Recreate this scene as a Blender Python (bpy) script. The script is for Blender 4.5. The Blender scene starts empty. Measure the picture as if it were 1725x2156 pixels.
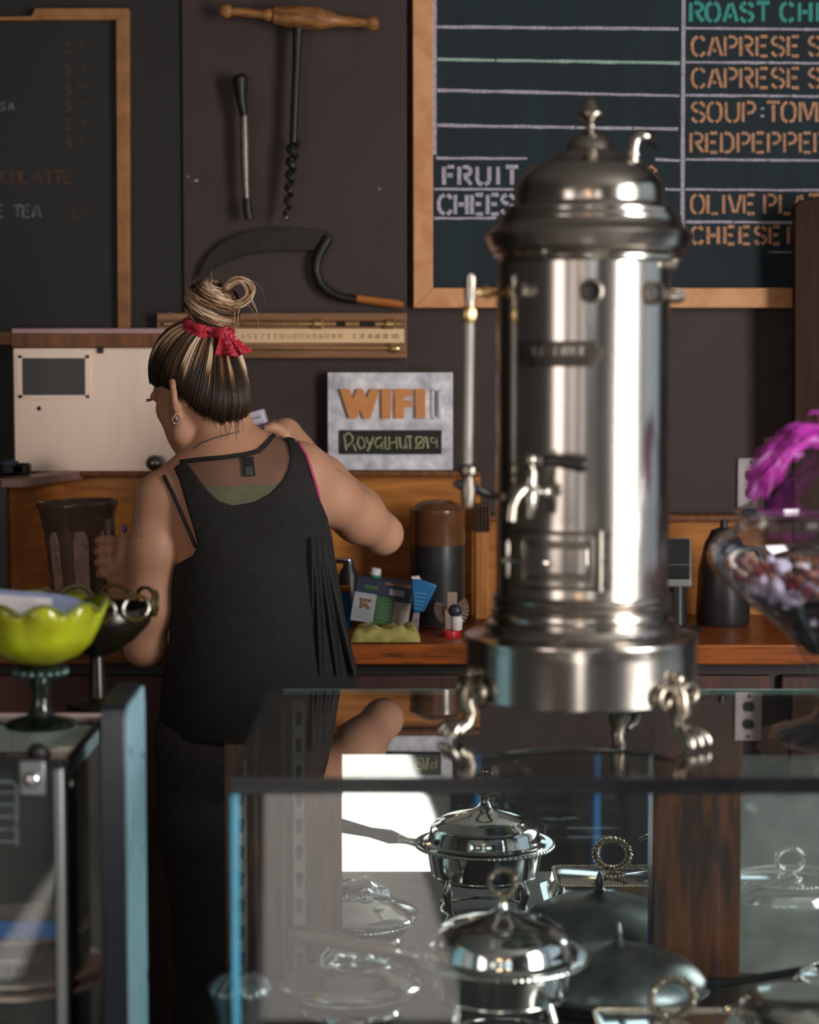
import bpy, bmesh, math, random
import numpy as np
from mathutils import Vector, Matrix
random.seed(7)
scene = bpy.context.scene
COL = scene.collection
# ------------------------------------------------------------------ camera
F = 4200.0                       # focal length in pixels of the 1725 x 2156 frame
TH = math.atan(308.0 / F)        # the camera looks slightly down
ZC = 1.56
cam_d = bpy.data.cameras.new('camera')
cam = bpy.data.objects.new('camera', cam_d)
COL.objects.link(cam)
cam_d.sensor_fit = 'VERTICAL'
cam_d.sensor_height = 36.0
cam_d.lens = F / 2156 * 36.0
cam_d.dof.use_dof = True
cam_d.dof.focus_distance = 3.62
cam_d.dof.aperture_fstop = 2.3
cam_d.clip_start = 0.05
cam.location = (0, 0, ZC)
cam.rotation_euler = (math.pi / 2 - TH, 0, 0)
scene.camera = cam
scene.view_settings.view_transform = 'Standard'
scene.view_settings.look = 'None'
scene.view_settings.exposure = 0.0
scene.view_settings.gamma = 1.0
scene.view_settings.use_curve_mapping = False
scene.cycles.max_bounces = 10
scene.cycles.transparent_max_bounces = 24
scene.cycles.sample_clamp_indirect = 4.0

# ------------------------------------------------------------------ world and daylight
world = bpy.data.worlds.new('world')
scene.world = world
world.use_nodes = True
bg = world.node_tree.nodes['Background']
bg.inputs[0].default_value = (0.75, 0.78, 0.82, 1)
bg.inputs[1].default_value = 0.5

def area(name, loc, rot, sx, sy, watts, col):
    d = bpy.data.lights.new(name, 'AREA')
    d.shape = 'RECTANGLE'
    d.size = sx
    d.size_y = sy
    d.energy = watts
    d.color = col
    o = bpy.data.objects.new(name, d)
    COL.objects.link(o)
    o.location = loc
    o.rotation_euler = rot
    return o
# radiance of an area lamp = watts / (pi * area)
PI = math.pi
area('side_window_daylight', (2.36, 1.08, 1.75), (0, PI / 2, 0), 1.9, 1.2, 145, (1.0, 0.95, 0.90))
area('side_sky_daylight', (2.36, 2.95, 1.75), (0, PI / 2, 0), 1.9, 1.1, 1.3, (0.42, 0.74, 1.0))
area('shopfront_daylight', (-1.2, -3.36, 1.5), (PI / 2, 0, 0), 2.6, 2.3, 22, (1.0, 0.86, 0.78))
area('left_window_daylight', (-2.66, -1.35, 1.75), (0, -PI / 2, 0), 1.7, 1.9, 34, (1.0, 0.84, 0.76))
area('transom_daylight', (0.92, -3.36, 2.27), (PI / 2, 0, 0), 1.2, 0.7, 4.5, (0.72, 0.88, 1.0))
for _x, _y, _z in ((-0.55, -1.5, 2.35), (-0.25, -1.5, 2.35), (0.75, -1.6, 2.3)):
    _d = bpy.data.lights.new('pendant_bulb', 'POINT')
    _d.energy = 5.0
    _d.color = (1.0, 0.62, 0.32)
    _d.shadow_soft_size = 0.05
    _o = bpy.data.objects.new('pendant_bulb', _d)
    COL.objects.link(_o)
    _o.location = (_x, _y, _z)
sun_d = bpy.data.lights.new('sun', 'SUN')
sun_d.energy = 21.0
sun_d.angle = 0.01
sun_d.color = (1.0, 0.93, 0.86)
sun = bpy.data.objects.new('sun', sun_d)
COL.objects.link(sun)
sun.rotation_euler = Vector((0.07, 1.0, -0.75)).to_track_quat('-Z', 'Y').to_euler()

# ------------------------------------------------------------------ helpers
_fw = Vector((0, math.cos(TH), -math.sin(TH)))
_up = Vector((0, math.sin(TH), math.cos(TH)))
def ray(px, py):
    return _fw + Vector((1, 0, 0)) * ((px - 862.5) / F) + _up * ((1078.0 - py) / F)
def W(px, py, Y):
    d = ray(px, py)
    return Vector((0, 0, ZC)) + d * (Y / d.y)
def G(px, py, z):
    d = ray(px, py)
    return Vector((0, 0, ZC)) + d * ((z - ZC) / d.z)
def sc(Y):                       # metres per pixel at depth Y (near the middle of the frame)
    return Y / F

def lin(r, g, b):
    f = lambda c: ((c / 255 + 0.055) / 1.055) ** 2.4 if c > 10 else c / 255 / 12.92
    return (f(r), f(g), f(b))
def A(r, g, b, L=0.85):           # albedo of a surface that reads (r,g,b) under the room's daylight
    c = lin(r, g, b)
    k = min(1 / L, 0.8 / max(c))
    return tuple(v * k for v in c)

def new_mat(name):
    m = bpy.data.materials.new(name)
    m.use_nodes = True
    nt = m.node_tree
    return m, nt, nt.nodes['Principled BSDF']
def M(name, col, rough=0.5, metal=0.0, var=0.12, nscale=25.0, bump=0.0, spec=0.5, rvar=0.1, coat=0.0, stretch=(1, 1, 1)):
    m, nt, b = new_mat(name)
    N, L = nt.nodes, nt.links
    tc = N.new('ShaderNodeTexCoord')
    mp = N.new('ShaderNodeMapping')
    mp.inputs['Scale'].default_value = stretch
    L.new(tc.outputs['Object'], mp.inputs[0])
    no = N.new('ShaderNodeTexNoise')
    no.inputs['Scale'].default_value = nscale
    no.inputs['Detail'].default_value = 5
    L.new(mp.outputs[0], no.inputs['Vector'])
    cr = N.new('ShaderNodeValToRGB')
    cr.color_ramp.elements[0].position = 0.3
    cr.color_ramp.elements[1].position = 0.7
    cr.color_ramp.elements[0].color = tuple(c * (1 - var) for c in col) + (1,)
    cr.color_ramp.elements[1].color = tuple(min(1, c * (1 + var)) for c in col) + (1,)
    L.new(no.outputs['Fac'], cr.inputs[0])
    L.new(cr.outputs[0], b.inputs['Base Color'])
    mr = N.new('ShaderNodeMapRange')
    mr.inputs['To Min'].default_value = max(0.02, rough - rvar)
    mr.inputs['To Max'].default_value = min(1, rough + rvar)
    L.new(no.outputs['Fac'], mr.inputs['Value'])
    L.new(mr.outputs[0], b.inputs['Roughness'])
    b.inputs['Metallic'].default_value = metal
    b.inputs['Specular IOR Level'].default_value = spec
    b.inputs['Coat Weight'].default_value = coat
    if bump:
        bp = N.new('ShaderNodeBump')
        bp.inputs['Strength'].default_value = bump
        bp.inputs['Distance'].default_value = 0.004
        L.new(no.outputs['Fac'], bp.inputs['Height'])
        L.new(bp.outputs[0], b.inputs['Normal'])
    return m
def wood(name, c1, c2, rough=0.45, scale=6.0, stretch=(1, 1, 14), spec=0.4):
    m, nt, b = new_mat(name)
    N, L = nt.nodes, nt.links
    tc = N.new('ShaderNodeTexCoord')
    mp = N.new('ShaderNodeMapping')
    mp.inputs['Scale'].default_value = stretch
    L.new(tc.outputs['Object'], mp.inputs[0])
    no = N.new('ShaderNodeTexNoise')
    no.inputs['Scale'].default_value = scale
    no.inputs['Detail'].default_value = 7
    no.inputs['Distortion'].default_value = 0.6
    L.new(mp.outputs[0], no.inputs['Vector'])
    n2 = N.new('ShaderNodeTexNoise')
    n2.inputs['Scale'].default_value = scale * 0.25
    L.new(tc.outputs['Object'], n2.inputs['Vector'])
    ad = N.new('ShaderNodeMath')
    ad.operation = 'MULTIPLY_ADD'
    ad.inputs[1].default_value = 0.45
    L.new(n2.outputs['Fac'], ad.inputs[0])
    mu = N.new('ShaderNodeMath')
    mu.operation = 'MULTIPLY'
    mu.inputs[1].default_value = 0.6
    L.new(no.outputs['Fac'], mu.inputs[0])
    L.new(mu.outputs[0], ad.inputs[2])
    cr = N.new('ShaderNodeValToRGB')
    cr.color_ramp.elements[0].position = 0.4
    cr.color_ramp.elements[1].position = 0.62
    cr.color_ramp.elements[0].color = c1 + (1,)
    cr.color_ramp.elements[1].color = c2 + (1,)
    L.new(ad.outputs[0], cr.inputs[0])
    L.new(cr.outputs[0], b.inputs['Base Color'])
    b.inputs['Roughness'].default_value = rough
    b.inputs['Specular IOR Level'].default_value = spec
    bp = N.new('ShaderNodeBump')
    bp.inputs['Strength'].default_value = 0.15
    bp.inputs['Distance'].default_value = 0.002
    L.new(no.outputs['Fac'], bp.inputs['Height'])
    L.new(bp.outputs[0], b.inputs['Normal'])
    return m
def glass(name, tint=(0.93, 0.97, 0.96), ior=1.5, dust=0.0, rough=0.0, gain=1.0):
    m = bpy.data.materials.new(name)
    m.use_nodes = True
    nt = m.node_tree
    N, L = nt.nodes, nt.links
    N.remove(N['Principled BSDF'])
    tr = N.new('ShaderNodeBsdfTransparent')
    tr.inputs[0].default_value = tint + (1,)
    gl = N.new('ShaderNodeBsdfGlossy')
    gl.inputs['Roughness'].default_value = rough
    gl.inputs[0].default_value = (1, 1, 1, 1)
    fr = N.new('ShaderNodeFresnel')
    fr.inputs[0].default_value = ior
    mx = N.new('ShaderNodeMixShader')
    ge = N.new('ShaderNodeNewGeometry')
    iv = N.new('ShaderNodeMath')
    iv.operation = 'SUBTRACT'
    iv.inputs[0].default_value = 1.0
    L.new(ge.outputs['Backfacing'], iv.inputs[1])
    ml = N.new('ShaderNodeMath')
    ml.operation = 'MULTIPLY'
    L.new(fr.outputs[0], ml.inputs[0])
    L.new(iv.outputs[0], ml.inputs[1])
    sock = ml.outputs[0]
    if gain != 1.0:
        g = N.new('ShaderNodeMath')
        g.operation = 'MULTIPLY'
        g.use_clamp = True
        g.inputs[1].default_value = gain
        L.new(sock, g.inputs[0])
        sock = g.outputs[0]
    L.new(sock, mx.inputs[0])
    L.new(tr.outputs[0], mx.inputs[1])
    L.new(gl.outputs[0], mx.inputs[2])
    out = mx.outputs[0]
    if dust:
        df = N.new('ShaderNodeBsdfDiffuse')
        df.inputs[0].default_value = (0.6, 0.62, 0.6, 1)
        no = N.new('ShaderNodeTexNoise')
        no.inputs['Scale'].default_value = 14
        no.inputs['Detail'].default_value = 6
        tc = N.new('ShaderNodeTexCoord')
        L.new(tc.outputs['Object'], no.inputs['Vector'])
        mu = N.new('ShaderNodeMath')
        mu.operation = 'MULTIPLY'
        mu.inputs[1].default_value = dust * 2
        L.new(no.outputs['Fac'], mu.inputs[0])
        m2 = N.new('ShaderNodeMixShader')
        L.new(mu.outputs[0], m2.inputs[0])
        L.new(out, m2.inputs[1])
        L.new(df.outputs[0], m2.inputs[2])
        out = m2.outputs[0]
    L.new(out, N['Material Output'].inputs[0])
    return m

class MB:
    def __init__(s):
        s.v = []
        s.f = []
    def add(s, vs, fs):
        n = len(s.v)
        s.v += [tuple(v) for v in vs]
        s.f += [tuple(i + n for i in f) for f in fs]
        return s
    def box(s, lo, hi, rot=None, about=None):
        x0, y0, z0 = lo
        x1, y1, z1 = hi
        vs = [Vector(p) for p in ((x0, y0, z0), (x1, y0, z0), (x1, y1, z0), (x0, y1, z0), (x0, y0, z1), (x1, y0, z1), (x1, y1, z1), (x0, y1, z1))]
        if rot is not None:
            c = Vector(about) if about is not None else (Vector(lo) + Vector(hi)) / 2
            vs = [rot @ (p - c) + c for p in vs]
        return s.add(vs, ((0, 3, 2, 1), (4, 5, 6, 7), (0, 1, 5, 4), (1, 2, 6, 5), (2, 3, 7, 6), (3, 0, 4, 7)))
    def lathe(s, c, prof, seg=48, rot=None, mod=None):
        c = Vector(c)
        rings = []
        vs = []
        for r, z in prof:
            if r < 1e-6:
                rings.append([len(vs)])
                vs.append(Vector((0, 0, z)))
            else:
                k0 = len(vs)
                for k in range(seg):
                    a = 2 * PI * k / seg
                    rr, zz = (r, z) if mod is None else mod(r, z, a)
                    vs.append(Vector((rr * math.cos(a), rr * math.sin(a), zz)))
                rings.append(list(range(k0, k0 + seg)))
        fs = []
        for a, b in zip(rings, rings[1:]):
            if len(a) == 1 and len(b) == 1:
                continue
            for k in range(seg):
                k2 = (k + 1) % seg
                if len(a) == 1:
                    fs.append((a[0], b[k2], b[k]))
                elif len(b) == 1:
                    fs.append((a[k], a[k2], b[0]))
                else:
                    fs.append((a[k], a[k2], b[k2], b[k]))
        if rot is not None:
            vs = [rot @ v for v in vs]
        return s.add([v + c for v in vs], fs)
    def tube(s, pts, rad, seg=10, closed=False, flat=None):
        pts = [Vector(p) for p in pts]
        n = len(pts)
        if not hasattr(rad, '__len__'):
            rad = [rad] * n
        vs = []
        prev = None
        for i, p in enumerate(pts):
            if closed:
                t = pts[(i + 1) % n] - pts[i - 1]
            else:
                t = pts[min(i + 1, n - 1)] - pts[max(i - 1, 0)]
            if t.length < 1e-9:
                t = Vector((0, 0, 1))
            t.normalize()
            if prev is None:
                ref = Vector((0, 0, 1)) if abs(t.z) < 0.9 else Vector((1, 0, 0))
                u = t.cross(ref).normalized()
            else:
                u = (prev - t * prev.dot(t))
                u = u.normalized() if u.length > 1e-9 else t.cross(Vector((0.3, 0.5, 0.8))).normalized()
            prev = u
            w = t.cross(u)
            for k in range(seg):
                a = 2 * PI * k / seg
                e = 1.0 if flat is None else flat
                vs.append(p + (u * math.cos(a) + w * math.sin(a) * e) * rad[i])
        fs = []
        m = n if closed else n - 1
        for i in range(m):
            j = (i + 1) % n
            for k in range(seg):
                k2 = (k + 1) % seg
                fs.append((i * seg + k, i * seg + k2, j * seg + k2, j * seg + k))
        if not closed:
            fs.append(tuple(range(seg - 1, -1, -1)))
            fs.append(tuple((n - 1) * seg + k for k in range(seg)))
        return s.add(vs, fs)
    def prism(s, pts, y0, y1):       # outline of (x, z) points, y0 is the face towards the camera
        n = len(pts)
        ar = sum(pts[i][0] * pts[(i + 1) % n][1] - pts[(i + 1) % n][0] * pts[i][1] for i in range(n))
        if ar < 0:
            pts = pts[::-1]
        vs = [(x, y0, z) for x, z in pts] + [(x, y1, z) for x, z in pts]
        fs = [tuple(range(n)), tuple(range(2 * n - 1, n - 1, -1))]
        for i in range(n):
            j = (i + 1) % n
            fs.append((i, i + n, j + n, j))
        return s.add(vs, fs)
    def ball(s, c, r, seg=20, rot=None):
        r = (r, r, r) if not hasattr(r, '__len__') else r
        h = seg // 2
        prof = [(math.sin(PI * i / h), -math.cos(PI * i / h)) for i in range(h + 1)]
        prof[0] = (0, -1)
        prof[-1] = (0, 1)
        t = MB().lathe((0, 0, 0), prof, seg)
        vs = [Vector((v[0] * r[0], v[1] * r[1], v[2] * r[2])) for v in t.v]
        if rot is not None:
            vs = [rot @ v for v in vs]
        return s.add([v + Vector(c) for v in vs], t.f)
    def torus(s, c, R, r, rot=None, seg=40, sub=10, squash=(1, 1), mod=None):
        vs = []
        for i in range(seg):
            a = 2 * PI * i / seg
            rr = r if mod is None else r * mod(a)
            for k in range(sub):
                b = 2 * PI * k / sub
                vs.append(Vector(((R + rr * math.cos(b)) * math.cos(a) * squash[0], (R + rr * math.cos(b)) * math.sin(a) * squash[1], rr * math.sin(b))))
        fs = []
        for i in range(seg):
            for k in range(sub):
                i2, k2 = (i + 1) % seg, (k + 1) % sub
                fs.append((i * sub + k, i2 * sub + k, i2 * sub + k2, i * sub + k2))
        if rot is not None:
            vs = [rot @ v for v in vs]
        return s.add([v + Vector(c) for v in vs], fs)
    def cyl(s, c, r, a0, a1, z0, z1, r1, seg=14):     # plate bent round a vertical cylinder, angles from the camera side
        vs = []
        for i in range(seg + 1):
            a = a0 + (a1 - a0) * i / seg
            for rr in (r, r1):
                for z in (z0, z1):
                    vs.append((c[0] + rr * math.sin(a), c[1] - rr * math.cos(a), z))
        fs = []
        for i in range(seg):
            p, q = i * 4, i * 4 + 4
            fs += [(p + 2, q + 2, q + 3, p + 3), (p + 1, p, q, q + 1)[::-1], (p, p + 1, q + 1, q)[::-1], (p + 1, p + 3, q + 3, q + 1)[::-1], (p, q, q + 2, p + 2)[::-1]]
        fs = []
        for i in range(seg):
            p, q = i * 4, i * 4 + 4
            fs.append((p + 2, q + 2, q + 3, p + 3))       # outer
            fs.append((p, p + 1, q + 1, q))               # inner
            fs.append((p, q, q + 2, p + 2))               # bottom
            fs.append((p + 1, p + 3, q + 3, q + 1))       # top
        e = seg * 4
        fs.append((0, 2, 3, 1))
        fs.append((e, e + 1, e + 3, e + 2))
        vs2 = []
        for v in vs:
            vs2.append(v)
        # vertex order per step: (r,z0),(r,z1),(r1,z0),(r1,z1)
        return s.add(vs2, fs)
    def build(s, name, mat, parent=None, smooth=True, bevel=0.0, ang=40, bseg=2, origin=None, solid=0.0):
        me = bpy.data.meshes.new(name)
        if origin is not None:
            o0 = Vector(origin)
        elif parent is not None:
            o0 = parent.matrix_world.translation if False else world_loc(parent)
        else:
            xs, ys, zs = zip(*s.v)
            o0 = Vector(((min(xs) + max(xs)) / 2, (min(ys) + max(ys)) / 2, min(zs)))
        me.from_pydata([tuple(Vector(v) - o0) for v in s.v], [], s.f)
        me.validate()
        if mat is not None:
            me.materials.append(mat)
        bm = bmesh.new()
        bm.from_mesh(me)
        bmesh.ops.recalc_face_normals(bm, faces=bm.faces)
        bm.to_mesh(me)
        bm.free()
        if smooth:
            me.polygons.foreach_set('use_smooth', [True] * len(me.polygons))
            me.set_sharp_from_angle(angle=math.radians(ang))
        o = bpy.data.objects.new(name, me)
        COL.objects.link(o)
        if parent is not None:
            o.parent = parent
            o.location = o0 - world_loc(parent)
        else:
            o.location = o0
        WL[o] = o0
        if bevel:
            bv = o.modifiers.new('bevel', 'BEVEL')
            bv.width = bevel
            bv.segments = bseg
            bv.limit_method = 'ANGLE'
        if solid:
            so = o.modifiers.new('solid', 'SOLIDIFY')
            so.thickness = solid
            so.offset = 0
        return o
WL = {}
def world_loc(o):
    return WL[o]
def tag(o, label=None, cat=None, group=None, kind=None):
    if label:
        o['label'] = label
    if cat:
        o['category'] = cat
    if group:
        o['group'] = group
    if kind:
        o['kind'] = kind
    return o
def thing(name, loc, label, cat, group=None, kind=None):
    o = bpy.data.objects.new(name, None)
    o.empty_display_size = 0.05
    COL.objects.link(o)
    o.location = loc
    WL[o] = Vector(loc)
    return tag(o, label, cat, group, kind)
def struct(o):
    o['kind'] = 'structure'
    return o
def pxo(pts, Y):                 # outline in the plane at depth Y
    out = []
    for x, y in pts:
        w = W(x, y, Y)
        out.append((w.x, w.z))
    return out
def rect(x0, y0, x1, y1):
    return [(x0, y0), (x1, y0), (x1, y1), (x0, y1)]
def slab(x0, y0, x1, y1, Yf, Yb):  # box whose front face fills the given rectangle at depth Yf
    a, b = W(x0, y1, Yf), W(x1, y0, Yf)
    return (a.x, Yf, a.z), (b.x, Yb, b.z)
def RX(a): return Matrix.Rotation(a, 3, 'X')
def RY(a): return Matrix.Rotation(a, 3, 'Y')
def RZ(a): return Matrix.Rotation(a, 3, 'Z')
def ribbon(mb, pts, w, Y, th=0.0012, px=True, jit=0.0):
    """a flat painted or chalked stroke lying on a wall; pts in pixels at depth Y, w in pixels"""
    P = []
    for x, y in pts:
        q = W(x, y, Y)
        P.append(Vector((q.x, q.z)))
    hw = w * sc(Y) / 2
    n = len(P)
    L, R = [], []
    for i, p in enumerate(P):
        t = P[min(i + 1, n - 1)] - P[max(i - 1, 0)]
        t.normalize()
        nn = Vector((-t.y, t.x))
        h = hw * (1 + random.uniform(-jit, jit))
        L.append(p + nn * h)
        R.append(p - nn * h)
    vs = []
    for y in (Y - th, Y):
        vs += [(p.x, y, p.y) for p in L] + [(p.x, y, p.y) for p in R]
    m = 2 * n
    fs = []
    for i in range(n - 1):
        fs.append((i, i + 1, n + i + 1, n + i))
        fs.append((m + i, m + n + i, m + n + i + 1, m + i + 1))
        fs.append((i, m + i, m + i + 1, i + 1))
        fs.append((n + i, n + i + 1, m + n + i + 1, m + n + i))
    fs.append((0, n, m + n, m))
    fs.append((n - 1, m + n - 1, m + 2 * n - 1, 2 * n - 1))
    mb.add(vs, fs)
GL = {
 'R': [[(0, 0), (0, 1)], [(.17, 1), (.4, .98), (.53, .86), (.54, .68), (.42, .54), (.2, .5)], [(.28, .42), (.58, 0)]],
 'O': [[(.24, 1), (.08, .9), (0, .7), (0, .3), (.08, .1), (.24, 0)], [(.36, 1), (.52, .9), (.6, .7), (.6, .3), (.52, .1), (.36, 0)]],
 'A': [[(0, 0), (.24, .95)], [(.36, 1), (.62, 0)], [(.2, .28), (.36, .28)]],
 'S': [[(.57, .76), (.5, .92), (.36, 1)], [(.24, 1), (.08, .92), (.02, .75), (.1, .6), (.3, .52)], [(.36, .48), (.52, .4), (.58, .24), (.5, .08), (.36, 0)], [(.24, 0), (.1, .06), (.02, .22)]],
 'T': [[(0, 1), (.6, 1)], [(.3, .86), (.3, 0)]],
 'C': [[(.26, 1), (.08, .88), (0, .65), (0, .35), (.08, .12), (.26, 0)], [(.37, 1), (.5, .92), (.56, .78)], [(.37, 0), (.5, .08), (.56, .22)]],
 'H': [[(0, 0), (0, 1)], [(.52, 0), (.52, 1)], [(.13, .5), (.39, .5)]],
 'I': [[(0, 0), (0, 1)]],
 'P': [[(0, 0), (0, 1)], [(.17, 1), (.4, .98), (.53, .86), (.54, .66), (.42, .5), (.2, .44)]],
 'E': [[(0, 0), (0, 1)], [(.16, 1), (.5, 1)], [(.16, .52), (.42, .52)], [(.16, 0), (.5, 0)]],
 'F': [[(0, 0), (0, 1)], [(.16, 1), (.5, 1)], [(.16, .52), (.42, .52)]],
 'U': [[(0, 1), (0, .3), (.06, .12), (.24, 0)], [(.36, 0), (.53, .12), (.58, .3), (.58, 1)]],
 'M': [[(0, 0), (0, 1)], [(.12, 1), (.38, .1)], [(.44, .25), (.64, 1)], [(.76, 0), (.76, 1)]],
 'D': [[(0, 0), (0, 1)], [(.15, 1), (.4, .95), (.55, .75), (.55, .25), (.4, .05), (.15, 0)]],
 'V': [[(0, 1), (.24, .05)], [(.36, .05), (.58, 1)]],
 'L': [[(0, 0), (0, 1)], [(.16, 0), (.48, 0)]],
 ':': [[(.05, .72), (.05, .6)], [(.05, .32), (.05, .2)]],
 '2': [[(0, .8), (.15, 1), (.4, .95), (.45, .7), (.0, .05), (.5, .05)]],
 '5': [[(.5, 1), (.08, 1), (.05, .55), (.35, .6), (.5, .3), (.35, .02), (0, .08)]],
 '0': [[(.3, 1), (.03, .7), (.03, .3), (.3, 0), (.55, .3), (.55, .7), (.3, 1)]],
 '-': [[(0, .5), (.4, .5)]],
 '8': [[(.3, .52), (.05, .75), (.3, 1), (.55, .75), (.3, .52), (.0, .25), (.3, 0), (.6, .25), (.3, .52)]],
}
def letters(mb, items, y0, y1, w, Y, jit=0.12):
    h = y1 - y0
    for ch, x in items:
        for st in GL[ch]:
            ribbon(mb, [(x + w / 2 + u * h * 0.95, y1 - w / 2 - v * (h - w)) for u, v in st], w, Y, jit=jit)
# ------------------------------------------------------------------ the room
YW = 4.31
ZG = 1.05                        # height of the glass counter tops
YF, YB = 2.452, 3.12             # front and back of the main display case
m_wall = M('brown_paint', A(60, 45, 42, 1.05), 0.6, var=0.14, nscale=9, bump=0.05)
m_black = M('black_paint', A(38, 37, 37, 1.35), 0.65, var=0.1)
m_dark = M('dark_stain', A(40, 36, 35, 0.42), 0.55, var=0.2, nscale=14)
m_ceil = M('ceiling_paint', (0.22, 0.205, 0.195), 0.8)
m_room = M('plaster_brown', (0.045, 0.04, 0.038), 0.8)
m_floor = M('pale_tiles', (0.20, 0.182, 0.172), 0.5, var=0.08, nscale=6)
m_aisle = M('aisle_mat', (0.03, 0.03, 0.032), 0.8)

def wall_with_hole(name, axis, at, th, lo, hi, hole, mat):
    """a wall slab in the plane axis = at with one rectangular opening; lo, hi and hole are in the two other axes"""
    mb = MB()
    (a0, b0), (a1, b1) = lo, hi
    ha0, hb0, ha1, hb1 = hole
    for r in ((a0, b0, a1, hb0), (a0, hb1, a1, b1), (a0, hb0, ha0, hb1), (ha1, hb0, a1, hb1)):
        if axis == 'x':
            mb.box((at, r[0], r[1]), (at + th, r[2], r[3]))
        else:
            mb.box((r[0], at, r[1]), (r[2], at + th, r[3]))
    return struct(mb.build(name, mat, smooth=False))
struct(MB().box((-2.6, -3.6, -0.06), (2.5, 4.5, 0.0)).build('floor', m_floor, smooth=False))
struct(MB().box((-2.6, -3.4, 3.0), (2.5, 4.5, 3.06)).build('ceiling', m_ceil, smooth=False))
struct(MB().box((-2.6, YW + 0.02, 0), (2.5, YW + 0.12, 3.0)).build('wall_back', m_wall, smooth=False))
wall_with_hole('wall_left', 'x', -2.6, 0.1, (-3.3, 0), (YW + 0.02, 3.0), (-2.2, 0.9, 0.0, 2.6), m_room)
wall_with_hole('wall_right', 'x', 2.2, 0.1, (-3.3, 0), (YW + 0.02, 3.0), (0.35, 0.8, 3.6, 2.7), m_room)
mb = MB()
for x0, x1, z0, z1 in ((-2.5, -2.4, 0, 3), (-1.235, -0.6, 0, 3), (-0.10, 0.35, 0, 3), (1.5, 2.3, 0, 3), (0.35, 1.5, 0, 1.95), (0.35, 1.5, 2.6, 3), (-2.4, -1.235, 2.65, 3), (-0.6, -0.10, 2.65, 3), (-2.4, -1.235, 0, 0.8)):
    mb.box((x0, -3.3, z0), (x1, -3.2, z1))
struct(mb.build('wall_front', m_room, smooth=False))
struct(MB().box((-2.5, -6.0, 2.72), (-1.36, -3.42, 2.76)).build('added_sun_blocker', M('sun_blocker_brown', (0.12, 0.05, 0.04), 0.9), smooth=False))  # unseen slab added outside to block the sun from most of the window
m_frame = M('window_frame_paint', (0.05, 0.045, 0.04), 0.5)
mb = MB()
for y in (0.35, 2.28, 3.52):
    mb.box((2.22, y, 0.8), (2.28, y + (0.14 if y == 2.28 else 0.08), 2.7))
mb.box((2.22, 0.35, 0.8), (2.28, 3.6, 0.87)).box((2.22, 0.35, 2.63), (2.28, 3.6, 2.7)).box((2.225, 0.35, 1.93), (2.275, 3.6, 1.97))
struct(mb.build('window_1', m_frame, smooth=False))
mb = MB()
for x in (-2.4, -1.94):
    mb.box((x, -3.28, 0.8), (x + 0.07, -3.22, 2.65))
mb.box((-2.4, -3.28, 0.8), (-1.235, -3.22, 0.88)).box((-2.4, -3.28, 2.57), (-1.235, -3.22, 2.65))
struct(mb.build('window_2', m_frame, smooth=False))
# black part of the back wall on the left
a, b = W(390, 1000, YW), W(-120, -80, YW)
struct(MB().box((-2.5, YW - 0.004, 0), (a.x, YW + 0.02, 3.0)).build('wall_alcove', m_black, smooth=False))
# brown board with the tools
lo, hi = slab(390, -90, 857, 995, YW - 0.012, YW + 0.02)
struct(MB().box(lo, hi).build('wall_panel', m_wall, bevel=0.002, smooth=False))

m_orange = wood('honey_wood', A(150, 92, 38), A(196, 128, 58), 0.4, 5, (1.2, 1, 10))
m_trim = wood('brown_trim', A(84, 52, 30), A(128, 80, 44), 0.4, 6, (10, 1, 1))
m_post = wood('tan_post', A(140, 88, 40), A(180, 120, 62), 0.45, 6, (14, 10, 1))
m_counter = wood('counter_wood', A(40, 25, 18), A(150, 80, 32), 0.34, 7, (1.4, 9, 12), 0.4)
m_dkwood = wood('dark_wood', A(42, 25, 17), A(56, 35, 24), 0.6, 6, (12, 1, 1), 0.15)
m_oldwood = wood('case_wood', A(38, 28, 24), A(88, 52, 28), 0.4, 7, (10, 8, 1.2))
yp = YW - 0.02
wl = MB()
lo, hi = slab(135, 1003, 1012, 1300, yp, YW + 0.02)
wl.box(lo, hi)
struct(wl.build('wall_wainscot', m_orange, smooth=False))
lo, hi = slab(1012, 1098, 1720, 1300, yp, YW + 0.02)
struct(MB().box(lo, hi).build('wall_wainscot_right', m_orange, smooth=False))
lo, hi = slab(128, 992, 1012, 1004, yp - 0.035, YW + 0.02)
struct(MB().box(lo, hi).build('trim_1', m_trim, bevel=0.004))
lo, hi = slab(1012, 1084, 1720, 1099, yp - 0.02, YW + 0.02)
struct(MB().box(lo, hi).build('trim_2', m_trim, bevel=0.004))
# wing of the wainscot coming forward on the left
p, q = W(133, 1003, 4.29), W(10, 1018, 4.0)
zt, zb = p.z, 1.02
wing = MB()
d = Vector((q.x - p.x, q.y - p.y, 0)).normalized()
n = Vector((-d.y, d.x, 0)) * 0.02
def quadwall(mb, p, q, n, z0, z1):
    c = [(p.x, p.y), (q.x, q.y), (q.x + n.x, q.y + n.y), (p.x + n.x, p.y + n.y)]
    vs = [(x, y, z0) for x, y in c] + [(x, y, z1) for x, y in c]
    mb.add(vs, ((0, 1, 2, 3), (4, 5, 6, 7), (0, 1, 5, 4), (1, 2, 6, 5), (2, 3, 7, 6), (3, 0, 4, 7)))
quadwall(wing, p, q, -n, zb, zt - 0.004)
struct(wing.build('wall_wing', m_orange, smooth=False))
led = MB()
n2 = n * 3.2
quadwall(led, p - n * 0.8 + Vector((0, .0, 0)), q - n * 0.8 + d * 0.02, n2, zt - 0.004, zt + 0.012)
struct(led.build('trim_3', M('ledge_paint', A(150, 120, 112), 0.4), smooth=False))
# dark edge of a cabinet at the far left in front of the wing
lo, hi = slab(-140, 1010, 12, 1345, 3.98, 4.02)
struct(MB().box(lo, hi).build('trim_4', m_dark, smooth=False))

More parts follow.
